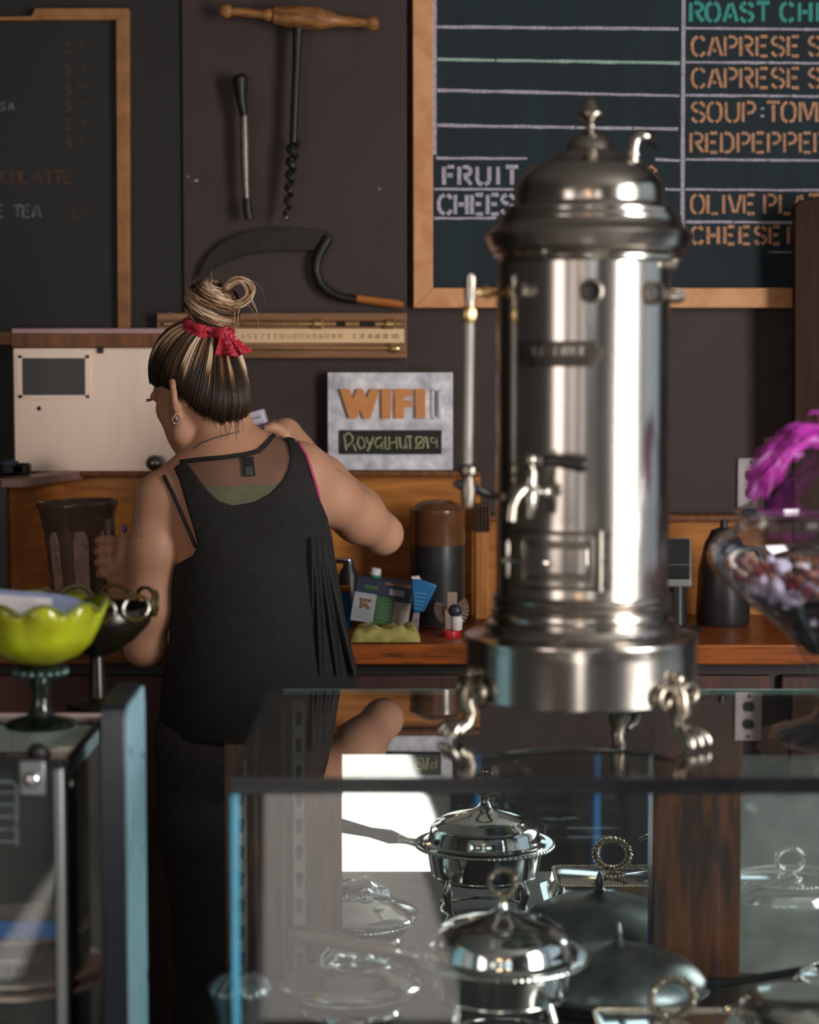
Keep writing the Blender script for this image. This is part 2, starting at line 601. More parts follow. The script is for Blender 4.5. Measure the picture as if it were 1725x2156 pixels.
# ------------------------------------------------------------------ back counter
zc1 = W(800, 1357, 3.82).z
zc0 = W(800, 1400, 3.82).z
ct = MB().box((-1.6, 3.82, zc0), (1.35, 4.289, zc1)).build('back_counter', m_counter, bevel=0.004)
tag(ct, 'long reddish brown wooden back counter with a worn front edge', 'counter')
bc = thing('counter_cabinet', (-0.1, 4.05, 0), 'dark cabinet carcass standing under the back counter', 'cabinet')
MB().box((-1.58, 3.9, 0), (1.33, 4.28, zc0 - 0.001)).build('body', m_dark, bc, bevel=0.003)
m_red = wood('mahogany', A(46, 34, 32, .4), A(64, 40, 35, .4), 0.45, 6, (12, 10, 1))
for k in range(5):
    x0 = -1.55 + k * 0.57
    dd = MB().box((x0, 3.88, 0.12), (x0 + 0.55, 3.9, zc0 - 0.03)).build('door', m_red, bc, bevel=0.004)
    MB().ball((x0 + 0.5, 3.868, 0.7), 0.014).build('knob', m_dark, dd)

# ------------------------------------------------------------------ chalkboard menu on the right
m_tan = wood('tan_frame', A(190, 132, 84), A(216, 160, 112), 0.45, 6, (3, 1, 3))
m_slate = M('slate', A(28, 46, 54, 1.25), 0.8, var=0.35, nscale=8, stretch=(3, 1, 0.5))
m_chalkw = M('white_chalk', A(164, 160, 172), 0.9, var=0.35, nscale=160)
m_chalkp = M('pale_green_chalk', A(150, 178, 166), 0.9, var=0.3, nscale=160)
m_teal = M('teal_chalk', A(62, 148, 138), 0.9, var=0.25, nscale=160)
m_tanch = M('tan_chalk', A(165, 122, 94, .72), 0.9, var=0.4, nscale=160)
yb = YW - 0.006
c = W(1350, 645, YW)
mn = thing('chalkboard', (c.x, YW, c.z), 'large framed menu chalkboard with stencilled sandwich and soup lines', 'chalkboard')
lo, hi = slab(905, -60, 2010, 612, yb, YW + 0.02)
MB().box(lo, hi).build('slate', m_slate, mn, smooth=False)
fr = MB()
fr.prism(pxo([(869, -70), (912, -70), (912, 606), (871, 648)], YW - 0.03), YW - 0.03, YW + 0.02)
fr.prism(pxo([(871, 648), (912, 606), (2010, 606), (2040, 648)], YW - 0.03), YW - 0.03, YW + 0.02)
fr.build('frame', m_tan, mn, bevel=0.002, smooth=False)
hl = MB()
def hand(mb, x0, y0, x1, y1, w, gaps=0.0):
    n = max(2, int(abs(x1 - x0) / 24))
    run = []
    for i in range(n + 1):
        t = i / n
        run.append((x0 + (x1 - x0) * t, y0 + (y1 - y0) * t + random.uniform(-0.5, 0.5)))
        if random.random() < gaps and len(run) > 1:
            ribbon(mb, run, w, yb, jit=0.25)
            run = [(x0 + (x1 - x0) * (t + 0.006), run[-1][1])]
    if len(run) > 1:
        ribbon(mb, run, w, yb, jit=0.25)
hand(hl, 921, 57, 1429, 61, 6)
hand(hl, 921, 190, 1431, 202, 6, 0.1)
hand(hl, 921, 264, 1428, 272, 6, 0.05)
hand(hl, 918, 333, 1110, 334, 5)
hand(hl, 1380, 336, 1432, 338, 5)
for y, g in ((60, .35), (131, .2), (201, .2), (336, .1), (399, .15), (467, .1)):
    hand(hl, 1444, y, 1740, y + 2, 5, g)
hand(hl, 1400, 398, 1436, 400, 5)
hand(hl, 914, 398, 1082, 399, 5)
hand(hl, 914, 460, 1045, 459, 5)
hand(hl, 1620, 531, 1672, 531, 2)
n = 14
ribbon(hl, [(1440 - 3 * i / n, -40 + 545 * i / n) for i in range(n + 1)], 8, yb, jit=0.1)
ribbon(hl, [(915.5, -40 + 366 * i / n) for i in range(n + 1)], 8, yb, jit=0.06)
hl.build('chalk_lines', m_chalkw, mn, smooth=False)
h2 = MB()
hand(h2, 921, 125, 1432, 133, 6, 0.06)
h2.build('pale_chalk_line', m_chalkp, mn, smooth=False)
def line(board, items, y0, y1, w, Y, mat, label=None, jit=.12, name='menu_line'):
    mb = MB()
    for it in (items if isinstance(items[0], list) else [items]):
        letters(mb, it, y0, y1, w, Y, jit)
    o = mb.build(name, mat, board, smooth=False)
    if label:
        o['label'] = label
line(mn, [('F', 931), ('R', 963), ('U', 1001), ('I', 1045), ('T', 1061)], 347, 393, 8.4, yb, m_chalkw, 'white lettering')
line(mn, [('C', 920), ('H', 955), ('E', 990), ('E', 1023), ('S', 1052)], 406, 455, 8.4, yb, m_chalkw, 'white lettering')
line(mn, [(':', 1600)], 212, 258, 7, yb, m_chalkw, 'white colon', name='colon')
line(mn, [('R', 1451), ('O', 1484), ('A', 1521), ('S', 1556), ('T', 1590), ('C', 1641), ('H', 1680), ('I', 1718)], 2, 49, 7.8, yb, m_teal, 'teal lettering')
for y in (74, 141):
    line(mn, [('C', 1455), ('A', 1489), ('P', 1524), ('R', 1557), ('E', 1591), ('S', 1622), ('E', 1657), ('S', 1700)], y, y + 47, 6.4, yb, m_tanch)
line(mn, [('S', 1454), ('O', 1488), ('U', 1526), ('P', 1562), ('T', 1612), ('O', 1644), ('M', 1682)], 212, 260, 6.4, yb, m_tanch)
line(mn, [('R', 1452), ('E', 1485), ('D', 1516), ('P', 1551), ('E', 1583), ('P', 1615), ('P', 1649), ('E', 1682), ('R', 1713)], 277, 324, 6.4, yb, m_tanch)
line(mn, [('O', 1453), ('L', 1488), ('I', 1521), ('V', 1532), ('E', 1564), ('P', 1607), ('L', 1640), ('A', 1668), ('T', 1700)], 407, 453, 6.4, yb, m_tanch)
line(mn, [('C', 1453), ('H', 1488), ('E', 1523), ('E', 1555), ('S', 1586), ('E', 1618), ('P', 1657)], 474, 517, 7, yb, m_tanch)
line(mn, [('8', 1356)], 347, 390, 7, yb, m_tanch, name='price')
line(mn, [('8', 1354)], 410, 455, 7, yb, m_tanch, name='price')

# ------------------------------------------------------------------ chalkboard on the left
m_bk2 = M('dark_slate', A(37, 37, 37, 1.35), 0.6, var=0.1)
m_lamber = wood('amber_frame', A(118, 78, 44), A(156, 108, 66), 0.45, 6, (3, 1, 3))
m_orch = M('orange_chalk', A(74, 53, 36), 0.9, var=0.5, nscale=120)
m_grch = M('grey_chalk', A(84, 86, 86), 0.9, var=0.5, nscale=120)
c = W(130, 720, YW)
lb = thing('chalkboard', (c.x, YW, c.z), 'dim black drinks chalkboard in an amber wooden frame, above the steel panel', 'chalkboard')
lo, hi = slab(-150, 30, 258, 712, YW - 0.012, YW + 0.0)
MB().box(lo, hi).build('slate', m_bk2, lb, smooth=False)
fr = MB()
yl = YW - 0.03
fr.prism(pxo([(-150, 36), (66, 34), (74, 17), (268, 17), (244, 42), (-150, 43)], yl), yl, YW)
fr.prism(pxo([(268, 17), (271, 17), (273, 700), (248, 700), (244, 42)], yl), yl, YW)
fr.prism(pxo(rect(-150, 698, 273, 726), yl), yl, YW)
fr.build('frame', m_lamber, lb, bevel=0.002, smooth=False)
yk = YW - 0.012
for y in (90, 136, 176, 212, 250, 290):
    mb = MB()
    letters(mb, [('5', 136)], y, y + 24, 4, yk, 0.3)
    letters(mb, [('0', 164), ('0', 172)], y, y + 9, 2, yk, 0.3)
    mb.build('price', m_orch, lb, smooth=False)
line(lb, [('C', 0), ('O', 22), ('L', 44), ('A', 68), ('T', 92), ('T', 112), ('E', 132)], 358, 388, 4.5, yk, m_orch, 'orange lettering', .3)
mb = MB()
letters(mb, [('2', 148)], 436, 460, 4, yk, 0.3)
letters(mb, [('0', 168), ('0', 177)], 438, 447, 2, yk, 0.3)
mb.build('price', m_orch, lb, smooth=False)
line(lb, [('S', -2), ('A', 16)], 214, 234, 4, yk, m_grch, 'grey lettering', .3)
line(lb, [('E', -10), ('T', 26), ('E', 46), ('A', 66)], 430, 460, 5, yk, m_grch, 'grey lettering', .3)

# ------------------------------------------------------------------ tools hung on the brown board
yt = YW - 0.012
m_iron = M('black_iron', A(44, 43, 43), 0.45, 0.6, var=0.3, nscale=60, bump=0.1)
m_oldsteel = M('worn_steel', A(120, 112, 104), 0.4, 0.7, var=0.3, nscale=60)
m_turned = wood('turned_wood', A(88, 56, 32), A(160, 110, 64), 0.4, 8, (3, 12, 12))
Ya = yt - 0.045
c = W(625, 460, yt)
au = thing('hand_auger', (c.x, yt, c.z), 'big old corkscrew auger with a turned wooden cross handle on the brown board', 'auger')
hp = [(459, 22), (462, 12), (472, 8), (482, 12), (487, 22), (492, 24)]
A0, B0 = W(462, 22, Ya), W(800, 51, Ya)
ax = (B0 - A0)
Lh = ax.length
prof = [(0, 0), (.010, .003), (.0145, .012), (.0135, .022), (.008, .028), (.0085, .03), (.0095, .055), (.0095, .095), (.013, .1), (.014, .11), (.0125, .116), (.018, .12), (.023, .15), (.0245, .18), (.023, .215), (.0165, .245), (.0155, .25), (.012, .255), (.011, .29), (.0085, .315), (.0085, .32), (.0125, .327), (.0145, .335), (.0125, .344), (.006, .349), (0, .35)]
k = Lh / .35
q = Vector((0, 0, 1)).rotation_difference(ax.normalized()).to_matrix()
MB().lathe(A0, [(r * 1.02, z * k) for r, z in prof], 28, q).build('handle', m_turned, au)
sh = MB()
S0, S1 = W(628, 45, Ya), W(618, 300, Ya)
sh.tube([S0 + (S1 - S0) * t for t in (0, .2, .5, 1)], [.012, .0095, .0085, .0085], 14)
S2 = W(603, 462, Ya)
sp = []
for i in range(97):
    t = i / 96
    p = S1 + (S2 - S1) * t
    a = t * 2 * PI * 6
    r = .0075 * (1 - .5 * t)
    sp.append(p + Vector((math.cos(a) * r, math.sin(a) * r, 0)))
sh.tube(sp, [.0085 * (1 - .5 * i / 96) for i in range(97)], 8)
sh.build('shank', m_iron, au)
MB().ball(W(603, 458, Ya - 0.01), .005).build('tip', m_oldsteel, au)
MB().tube([W(628, 60, Ya), W(628, 62, yt)], .006, 8).build('hook', m_iron, au)

Ya = yt - 0.04
c = W(520, 470, yt)
kn = thing('reamer', (c.x, yt, c.z), 'short dark tapered reamer hanging left of the big auger', 'tool')
MB().tube([W(x, y, Ya) for x, y in ((503, 158), (506, 166), (507, 190), (509, 215), (513, 236), (514, 245))], [.014, .022, .017, .014, .012, .009], 14, flat=.8).build('head', m_iron, kn)
MB().tube([W(x, y, Ya) for x, y in ((514, 243), (515, 300), (517, 380), (519, 415), (520, 440), (523, 460))], [.0085, .0095, .0085, .006, .0065, .004], 12).build('blade', m_oldsteel, kn)
MB().tube([W(x, y, Ya) for x, y in ((520, 418), (521, 440), (524, 462))], [.009, .0105, .009], 10).build('tip', m_iron, kn)
MB().tube([W(505, 170, Ya), W(505, 172, yt)], .006, 8).build('hook', m_iron, kn)

Ya = yt - 0.02
c = W(640, 640, yt)
si = thing('sickle', (c.x, yt, c.z), 'curved dark sickle with a short orange handle, hung below the auger', 'sickle')
out = [(418, 590), (425, 560), (445, 530), (475, 505), (515, 488), (560, 480), (610, 478), (660, 482), (697, 490), (699, 512), (690, 522), (640, 528), (580, 528), (530, 533), (490, 545), (455, 562), (430, 580)]
MB().prism(pxo(out, Ya), Ya, Ya + .006).build('blade', m_iron, si, bevel=.001)
MB().tube([W(x, y, Ya) for x, y in ((692, 500), (680, 520), (668, 545), (665, 570), (674, 596), (690, 612), (712, 624), (752, 632))], [.011, .012, .011, .010, .010, .010, .009, .009], 12).build('tang', m_iron, si)
m_orh = wood('orange_handle', A(138, 80, 34), A(176, 110, 52), 0.4, 6, (1, 8, 8))
MB().tube([W(x, y, Ya) for x, y in ((748, 628), (752, 628), (790, 634), (835, 640), (849, 642), (851, 642))], [.004, .0085, .0095, .009, .007, .003], 14).build('handle', m_orh, si)
MB().tube([W(670, 500, Ya), W(670, 500, yt)], .005, 8).build('hook', m_iron, si)
MB().tube([W(700, 620, Ya), W(700, 620, yt)], .005, 8).build('hook', m_iron, si)

# paint flecks on the board
m_fleck = M('paint_fleck', A(150, 135, 128), 0.8)
for i, (x, y, r, lab) in enumerate(((396, 372, 3, 'tiny pale paint fleck at the left edge of the brown board'), (413, 380, 5, 'larger pale paint fleck beside the tiny one at the board edge'), (799, 398, 3, 'pale paint fleck at the right of the board, above the sickle'))):
    o = MB().ball(W(x, y, yt), (r * sc(yt), .0012, r * sc(yt) * .7), 10).build('paint_fleck', m_fleck)
    tag(o, lab, 'paint fleck')

# ------------------------------------------------------------------ weighing beam board
m_bd = wood('beam_board', A(112, 78, 54), A(144, 104, 76), 0.4, 6, (1, 10, 10))
m_brass = M('brass', (0.72, 0.50, 0.24), 0.3, 0.9, var=0.15, nscale=40)
m_ivory = M('pale_brass_plate', (0.90, 0.64, 0.38), 0.42, 0.35, var=0.05)
m_ink = M('dark_ink', A(150, 118, 84), 0.7)
yd = YW - 0.012
c = W(640, 755, yd)
wb = thing('scale_beam', (c.x, yd, c.z), 'wooden board with a numbered brass scale plate and sliding weights', 'scale')
lo, hi = slab(330, 660, 857, 753, yd - .02, yd)
MB().box(lo, hi).build('board', m_bd, wb, bevel=.003)
for y0, y1 in ((659, 675), (738, 754)):
    lo, hi = slab(330, y0, 857, y1, yd - .028, yd - .019)
    MB().box(lo, hi).build('rail', m_bd, wb, bevel=.002)
yq = yd - .02
lo, hi = slab(340, 692, 851, 722, yq - .004, yq)
pl = MB().box(lo, hi).build('scale_plate', m_ivory, wb, bevel=.001)
nm = MB()
yq2 = yq - .004
x = 508
seq = '4 5 6 7 8 9 10 11 12 13 14 15 16 17 18 19'.split()
DG = {'0': [[(.25, 1), (0, .7), (0, .3), (.25, 0), (.5, .3), (.5, .7), (.25, 1)]], '1': [[(.2, .8), (.3, 1), (.3, 0)]], '2': [[(0, .8), (.25, 1), (.5, .7), (0, 0), (.5, 0)]], '3': [[(0, 1), (.5, 1), (.2, .6), (.5, .3), (.25, 0), (0, .1)]], '4': [[(.4, 0), (.4, 1), (0, .35), (.55, .35)]], '5': [[(.5, 1), (0, 1), (0, .6), (.5, .5), (.45, .1), (0, 0)]], '6': [[(.5, 1), (0, .5), (.1, 0), (.5, .1), (.45, .5), (.05, .4)]], '7': [[(0, 1), (.5, 1), (.15, 0)]], '8': [[(.25, .55), (0, .8), (.25, 1), (.5, .8), (.25, .55), (0, .25), (.25, 0), (.5, .25), (.25, .55)]], '9': [[(.5, .6), (.1, .5), (.05, .9), (.45, 1), (.5, .6), (.2, 0)]]}
def numstr(mb, s, xc, y0, y1, w, Y):
    h = y1 - y0
    tot = len(s) * h * .55
    for i, ch in enumerate(s):
        for st in DG.get(ch, []):
            ribbon(mb, [(xc - tot / 2 + i * h * .55 + u * h * .8, y1 - v * h) for u, v in st], w, Y, th=.0006)
for i, s in enumerate(seq):
    numstr(nm, s, 512 + i * 13.6, 703, 713, 1.6, yq2)
for s, xc in (('0', 747), ('20', 763), ('40', 780), ('60', 796), ('80', 813), ('100', 832)):
    numstr(nm, s, xc, 703, 713, 1.6, yq2)
nm.build('numbers', m_ink, wb, smooth=False)
yr = yd - .026
MB().tube([W(345, 682, yr), W(600, 682, yr), W(845, 682, yr)], .0045, 10).build('upper_rod', m_brass, wb)
MB().tube([W(345, 733, yr), W(600, 733, yr), W(845, 733, yr)], .0035, 10).build('lower_rod', m_brass, wb)
def slider(x, y, r):
    p = W(x, y, yr)
    MB().lathe(p + Vector((-.012, 0, 0)), [(0, 0), (.008 * r, 0), (.0115 * r, .004), (.0115 * r, .020), (.008 * r, .024), (0, .024)], 18, RY(PI / 2)).build('sliding_weight', m_brass, wb)
slider(670, 682, 1.0)
slider(822, 682, 1.0)
slider(831, 734, .9)
for x0, x1 in ((708, 728), (757, 790)):
    MB().tube([W(x0, 682, yr), W(x1, 682, yr)], .0052, 10).build('dark_collar', m_iron, wb)

# ------------------------------------------------------------------ wifi sign
m_mar = M('marbled_paint', A(160, 160, 172, .5), 0.55, var=0.4, nscale=30, bump=0.3)
m_wor = M('orange_letter_paint', A(200, 134, 78), 0.5, var=0.08)
m_outl = M('grey_green_outline', A(70, 82, 82), 0.6)
m_plaq = M('black_plaque', A(36, 38, 37, 1.2), 0.75)
m_yel = M('yellow_green_chalk', A(160, 160, 118), 0.9, var=0.3, nscale=120)
ys = YW - 0.048
c = W(822, 990, ys)
ws = thing('wifi_sign', (c.x, ys + .03, c.z), 'grey marbled square sign with orange WIFI letters and a black password plaque', 'sign')
lo, hi = slab(690, 784, 954, 990, ys, ys + .03)
MB().box(lo, hi).build('board', m_mar, ws, bevel=.002)
sx, sy, ox, oy = 290 / 1725, 240 / 1428, 680, 770
def Z(pts):
    return [(ox + x * sx, oy + y * sy) for x, y in pts]
LW = [[(210, 290), (330, 290), (380, 410), (430, 290), (500, 290), (550, 405), (600, 290), (712, 290), (598, 660), (510, 660), (468, 560), (425, 660), (330, 660)]]
LI = [[(735, 290), (860, 290), (850, 660), (740, 660)]]
LF = [[(903, 290), (1122, 290), (1122, 380), (1020, 382), (1020, 435), (1118, 435), (1118, 515), (1020, 517), (1020, 660), (906, 660)]]
LI2 = [[(1160, 290), (1285, 290), (1285, 660), (1165, 660)]]
for L_ in (LW, LI, LF, LI2):
    g = MB()
    for p in L_:
        g.prism(pxo(Z(p), ys - .008), ys - .008, ys)
    g.build('letter', m_wor, ws, smooth=False)
g = MB()
for p in (rect(1362, 300, 1388, 660), rect(1450, 300, 1482, 660), rect(1362, 296, 1482, 312), rect(1362, 650, 1482, 664)):
    g.prism(pxo(Z(p), ys - .004), ys - .004, ys)
g.build('vertical_bars', M('pale_bars', (0.72, 0.70, 0.76), 0.6), ws, smooth=False)
g = MB()
ribbon(g, Z([(1415 + (6 if i % 2 else -6), 315 + i * 25) for i in range(14)]), 4, ys)
g.build('vertical_script', m_outl, ws, smooth=False)
lo, hi = slab(*(Z([(215, 808)])[0] + Z([(1488, 1108)])[0]), ys - .006, ys + .002)
MB().box(lo, hi).build('plaque', m_plaq, ws, bevel=.001)
g = MB()
scr = [[(265, 860), (295, 1060)], [(250, 880), (330, 840), (375, 890), (370, 950), (310, 1010)], [(385, 985), (415, 1070)],
       [(500, 895), (445, 900), (435, 980), (470, 1040), (520, 1020), (525, 950), (490, 895)], [(540, 895), (580, 985)], [(635, 890), (600, 980), (560, 1075)],
       [(740, 900), (680, 905), (650, 970), (680, 1030), (730, 990), (745, 905), (740, 1045)], [(780, 890), (785, 1045), (830, 1040)],
       [(830, 890), (835, 1045)], [(835, 970), (930, 950)], [(920, 890), (930, 1040)], [(960, 890), (975, 1020), (1020, 1040), (1040, 890), (1050, 1040)],
       [(1050, 885), (1120, 885)], [(1090, 890), (1095, 1040)], [(1165, 900), (1180, 1030), (1250, 1030), (1275, 940), (1230, 890), (1165, 900)], [(1280, 890), (1160, 1040)],
       [(1300, 890), (1320, 1035)], [(1400, 910), (1360, 900), (1350, 950), (1395, 970), (1425, 905), (1430, 1030)]]
for st in scr:
    ribbon(g, Z(st), 3.2, ys - .006, jit=.2)
g.build('chalk_writing', m_yel, ws, smooth=False)

# ------------------------------------------------------------------ steel panel on the left wall
m_steel = M('brushed_steel', (0.88, 0.72, 0.60), 0.36, 0.5, var=0.08, nscale=3, rvar=0.08, stretch=(6, 1, 1))
yv = YW - 0.05
c = W(215, 1000, yv)
sb = thing('steel_hatch', (c.x, yv, c.z), 'brushed stainless steel hatch with a dark viewing window and a round knob', 'hatch')
lo, hi = slab(30, 731, 412, 994, yv, YW - .004)
MB().box(lo, hi).build('body', m_steel, sb, bevel=.003)
lo, hi = slab(22, 702, 415, 731, yv - .015, YW - .004)
MB().box(lo, hi).build('wooden_lintel', m_trim, sb, bevel=.002)
lo, hi = slab(24, 691, 415, 703, yv - .018, YW - .004)
MB().box(lo, hi).build('top_lip', M('pale_lip', A(168, 138, 140), 0.4, 0.3), sb, bevel=.002)
g = MB()
for r in ((38, 748, 46, 838), (180, 748, 188, 838), (38, 746, 188, 754), (38, 832, 188, 840)):
    lo, hi = slab(*r, yv - .006, yv + .002)
    g.box(lo, hi)
wf = g.build('window_rim', m_steel, sb)
lo, hi = slab(46, 754, 180, 832, yv - .002, yv + .002)
MB().box(lo, hi).build('window_glass', M('smoked_glass', (0.02, 0.019, 0.02), 0.15, 0.0, spec=0.4), wf)
p = W(328, 974, yv)
MB().lathe(p, [(0, -.035), (.012, -.034), (.019, -.026), (.019, -.016), (.012, -.008), (.008, 0)], 24, RX(-PI / 2)).build('knob', M('dark_knob', A(110, 104, 102), 0.2, 0.9), sb) if False else MB().ball(p - Vector((0, .022, 0)), (.019, .017, .017)).tube([p - Vector((0, .012, 0)), p], .008, 12).build('knob', M('dark_knob', A(120, 112, 110), 0.18, 0.9), sb)
lo, hi = slab(204, 729, 217, 744, yv - .008, yv)
MB().box(lo, hi).build('latch', m_iron, sb, bevel=.002)
p = W(82, 860, yv)
MB().ball(p, (.005, .004, .005), 10).build('screw', m_iron, sb)

# small dark device on the ledge
p = Vector(W(36, 1008, 4.12))
p.z = zt + .013
dv = thing('small_camera', (p.x, p.y, p.z), 'small black device with round lens sitting on the ledge corner below the hatch', 'device')
MB().box((p.x - .03, p.y - .018, p.z), (p.x + .028, p.y + .018, p.z + .024)).build('body', m_iron, dv, bevel=.005)
MB().ball((p.x - .012, p.y - .01, p.z + .024), (.02, .014, .008)).build('top_plate', M('blue_grey_plastic', A(84, 92, 108), 0.3), dv)
MB().lathe((p.x + .005, p.y - .018, p.z + .012), [(0, -.008), (.009, -.008), (.010, 0), (0, 0)], 18, RX(PI / 2)).build('lens', m_black, dv)

# ------------------------------------------------------------------ socket, peeled paint, wooden slat on the right
yo = YW + .02
c = W(1582, 1070, yo)
ou = thing('wall_socket', (c.x, yo, c.z), 'off-white double wall socket plate on the brown wall at the right', 'socket')
m_plate = M('socket_plastic', A(176, 168, 170), 0.4)
lo, hi = slab(1553, 965, 1612, 1070, yo - .008, yo)
MB().box(lo, hi).build('plate', m_plate, ou, bevel=.002)
for k, y in enumerate((1000, 1038)):
    pts = []
    for i in range(20):
        a = 2 * PI * i / 20
        pts.append((1583 + 12 * math.cos(a), y + max(-9, min(11, 13 * math.sin(a)))))
    MB().prism(pxo(pts, yo - .012), yo - .012, yo - .006).build('outlet', m_black, ou, smooth=False)
for y in (974, 1061):
    MB().ball(W(1583, y, yo - .008), (.004, .002, .004), 10).build('screw', m_iron, ou)
pts = [(1606, 965), (1602, 948), (1612, 938), (1608, 925), (1618, 920), (1640, 918), (1665, 922), (1700, 930), (1705, 985), (1660, 1000), (1612, 995)]
o = MB().prism(pxo(pts, yo - .001), yo - .001, yo + .001).build('paint_patch', M('bare_plaster', A(136, 112, 98), 0.9, var=0.25, nscale=40), smooth=False)
tag(o, 'ragged beige patch of bare plaster beside the wall socket', 'plaster patch')
ysl = YW - .12
pts = pxo([(1672, 1300), (1674, 436), (1682, 424), (1700, 418), (1790, 410), (1790, 1300)], ysl)
pts[0] = (pts[0][0], zc1)
pts[-1] = (pts[-1][0], zc1)
o = MB().prism(pts, ysl, ysl + .03).build('wooden_slat', m_dkwood, bevel=.003)
tag(o, 'tall dark brown wooden board with a rounded top at the right edge', 'board')
# ------------------------------------------------------------------ things on the back counter
def on(px, Y, z=None):           # foot point on the back counter straight below a column of the picture
    return Vector(((px - 862.5) / F * Y * 1.0 / math.cos(TH) * 1.0, Y, zc1 if z is None else z))
m_smoke = M('smoky_plastic', A(76, 60, 53, .5), 0.25, var=0.2, nscale=30, spec=0.7)
m_smoke2 = M('smoky_plastic_rib', A(122, 100, 88, .5), 0.28, var=0.35, nscale=50, spec=0.7)
m_blkp = M('black_plastic', A(38, 38, 40), 0.35, spec=0.5)
m_white = M('white_plastic', A(200, 196, 196), 0.4)
m_paper = M('white_paper', A(196, 190, 196), 0.75, var=0.05)
# blender jug
base = W(176, 1290, 3.98)
base.z = zc1
ax = (W(162, 1060, 3.98) - base)
H = ax.length
q = Vector((0, 0, 1)).rotation_difference(ax.normalized()).to_matrix()
jg = thing('blender_jug', base, 'smoky brown plastic blender jug gripped by the woman on the back counter', 'blender jug')
def jmod(r, z, a):
    e = 1 + .05 * math.cos(4 * a + .5)
    return r * e, z
MB().lathe(base + Vector((0, 0, .006)), [(0, 0), (.05, 0), (.056, .006), (.060, H * .4), (.066, H * .75), (.0745, H * .93), (.079, H * .96), (.079, H * .985), (.076, H), (.072, H * .985), (.069, H * .9), (.055, .03), (0, .02)], 48, q, jmod).build('body', m_smoke, jg)
for a, w in ((-1.35, .26), (-.55, .2), (-2.2, .2), (2.4, .2), (.3, .2)):
    mb = MB()
    vs, fs = [], []
    n = 10
    for i in range(n + 1):
        t = i / n
        z = .02 + (H * .78 - .02) * t
        r = (.058 + .012 * t) * 1.035
        ww = w * (1 - .12 * t)
        if i == n:
            ww *= .6
        for aa, rr in ((a - ww, r), (a + ww, r), (a + ww, r - .008), (a - ww, r - .008)):
            vs.append(q @ Vector((rr * math.cos(aa), rr * math.sin(aa), z)) + base + Vector((0, 0, .006)))
    for i in range(n):
        for k in range(4):
            fs.append((i * 4 + k, i * 4 + (k + 1) % 4, i * 4 + 4 + (k + 1) % 4, i * 4 + 4 + k))
    fs += [(0, 1, 2, 3), (n * 4 + 3, n * 4 + 2, n * 4 + 1, n * 4)]
    mb.add(vs, fs).build('rib', m_smoke2, jg, bevel=.003)
sp = MB()
sp.prism(pxo([(100, 1085), (82, 1068), (84, 1060), (92, 1062), (108, 1078), (125, 1080), (118, 1110)], 3.95), 3.95, 4.0)
sp.build('spout', m_smoke, jg, bevel=.004)
MB().tube([W(216, 1094, 3.94), W(230, 1100, 3.908), W(233, 1150, 3.895), W(229, 1205, 3.90), W(212, 1238, 3.94)], [.010, .0115, .0115, .0115, .010], 14).build('handle', m_smoke, jg)

# coffee canister
b = on(922, 4.15)
cn = thing('coffee_canister', b, 'tall round brown canister with a domed lid, standing near the counter post', 'canister')
MB().lathe(b, [(0, 0), (.056, 0), (.0575, .004), (.0575, .165), (0, .165)], 40).build('body', m_blkp, cn)
m_amb = M('amber_plastic', A(92, 60, 36), 0.22, spec=0.8, var=0.15)
MB().lathe(b, [(.0575, .165), (.058, .168), (.058, .225), (.0595, .23), (.0595, .238), (.056, .241), (0, .241)], 40).build('amber_collar', m_amb, cn)
MB().lathe(b, [(.05, .241), (.044, .249), (.03, .256), (0, .259)], 40).build('lid', m_amb, cn)

# milk carton lying askew
m_navy = M('navy_card', A(42, 48, 66), 0.4)
m_label = M('pale_label', A(148, 152, 158), 0.45, var=0.06)
m_green = M('green_card', A(52, 88, 48), 0.5)
m_nuts = M('nut_brown', A(110, 78, 52), 0.7, var=0.5, nscale=90)
R8 = RY(math.radians(9))
b = on(795, 4.03)
mc = thing('drink_carton', b, 'navy and white drink carton with green panel and white cap, tilted on the counter', 'carton')
def tb(mb, lo, hi):
    return mb.box(lo, hi, R8, b + Vector((.055, 0, 0)))
tb(MB(), b + Vector((-.058, -.03, .008)), b + Vector((.06, .03, .098))).build('carton_body', m_navy, mc, bevel=.003)
tb(MB(), b + Vector((-.057, -.0315, .008)), b + Vector((-.012, -.03, .066))).build('white_panel', m_label, mc)
tb(MB(), b + Vector((-.012, -.0315, .008)), b + Vector((.027, -.03, .064))).build('green_panel', m_green, mc)
tb(MB(), b + Vector((.027, -.0315, .008)), b + Vector((.059, -.03, .058))).build('cream_panel', M('cream_card', A(164, 152, 140), 0.5, var=0.25, nscale=40), mc)
tb(MB(), b + Vector((.012, -.0315, .07)), b + Vector((.042, -.03, .082))).build('grey_strip', m_label, mc)
tb(MB(), b + Vector((.002, -.031, .09)), b + Vector((.055, -.029, .0935))).build('orange_strip', M('orange_card', A(150, 96, 40), 0.5), mc)
g = MB()
for i in range(14):
    p = b + Vector((-.034 + random.uniform(-.011, .011), -.0318, .045 + random.uniform(-.008, .008)))
    g.ball(R8 @ (p - b - Vector((.055, 0, 0))) + b + Vector((.055, 0, 0)), (.004, .0012, .0035), 8)
g.build('nut_picture', m_nuts, mc)
g = MB()
for i in range(7):
    tb(g, b + Vector((-.053, -.0319, .014 + i * .0032)), b + Vector((-.018 - (i % 3) * .004, -.031, .0152 + i * .0032)))
for i in range(6):
    tb(g, b + Vector((-.005, -.0319, .02 + i * .006)), b + Vector((.02, -.031, .021 + i * .006)))
g.build('small_print', M('grey_print', A(110, 116, 118), 0.7), mc, smooth=False)
g = MB()
tb(g, b + Vector((-.04, -.0315, .075)), b + Vector((-.012, -.0305, .083)))
g.build('green_logo', m_green, mc, bevel=.003)
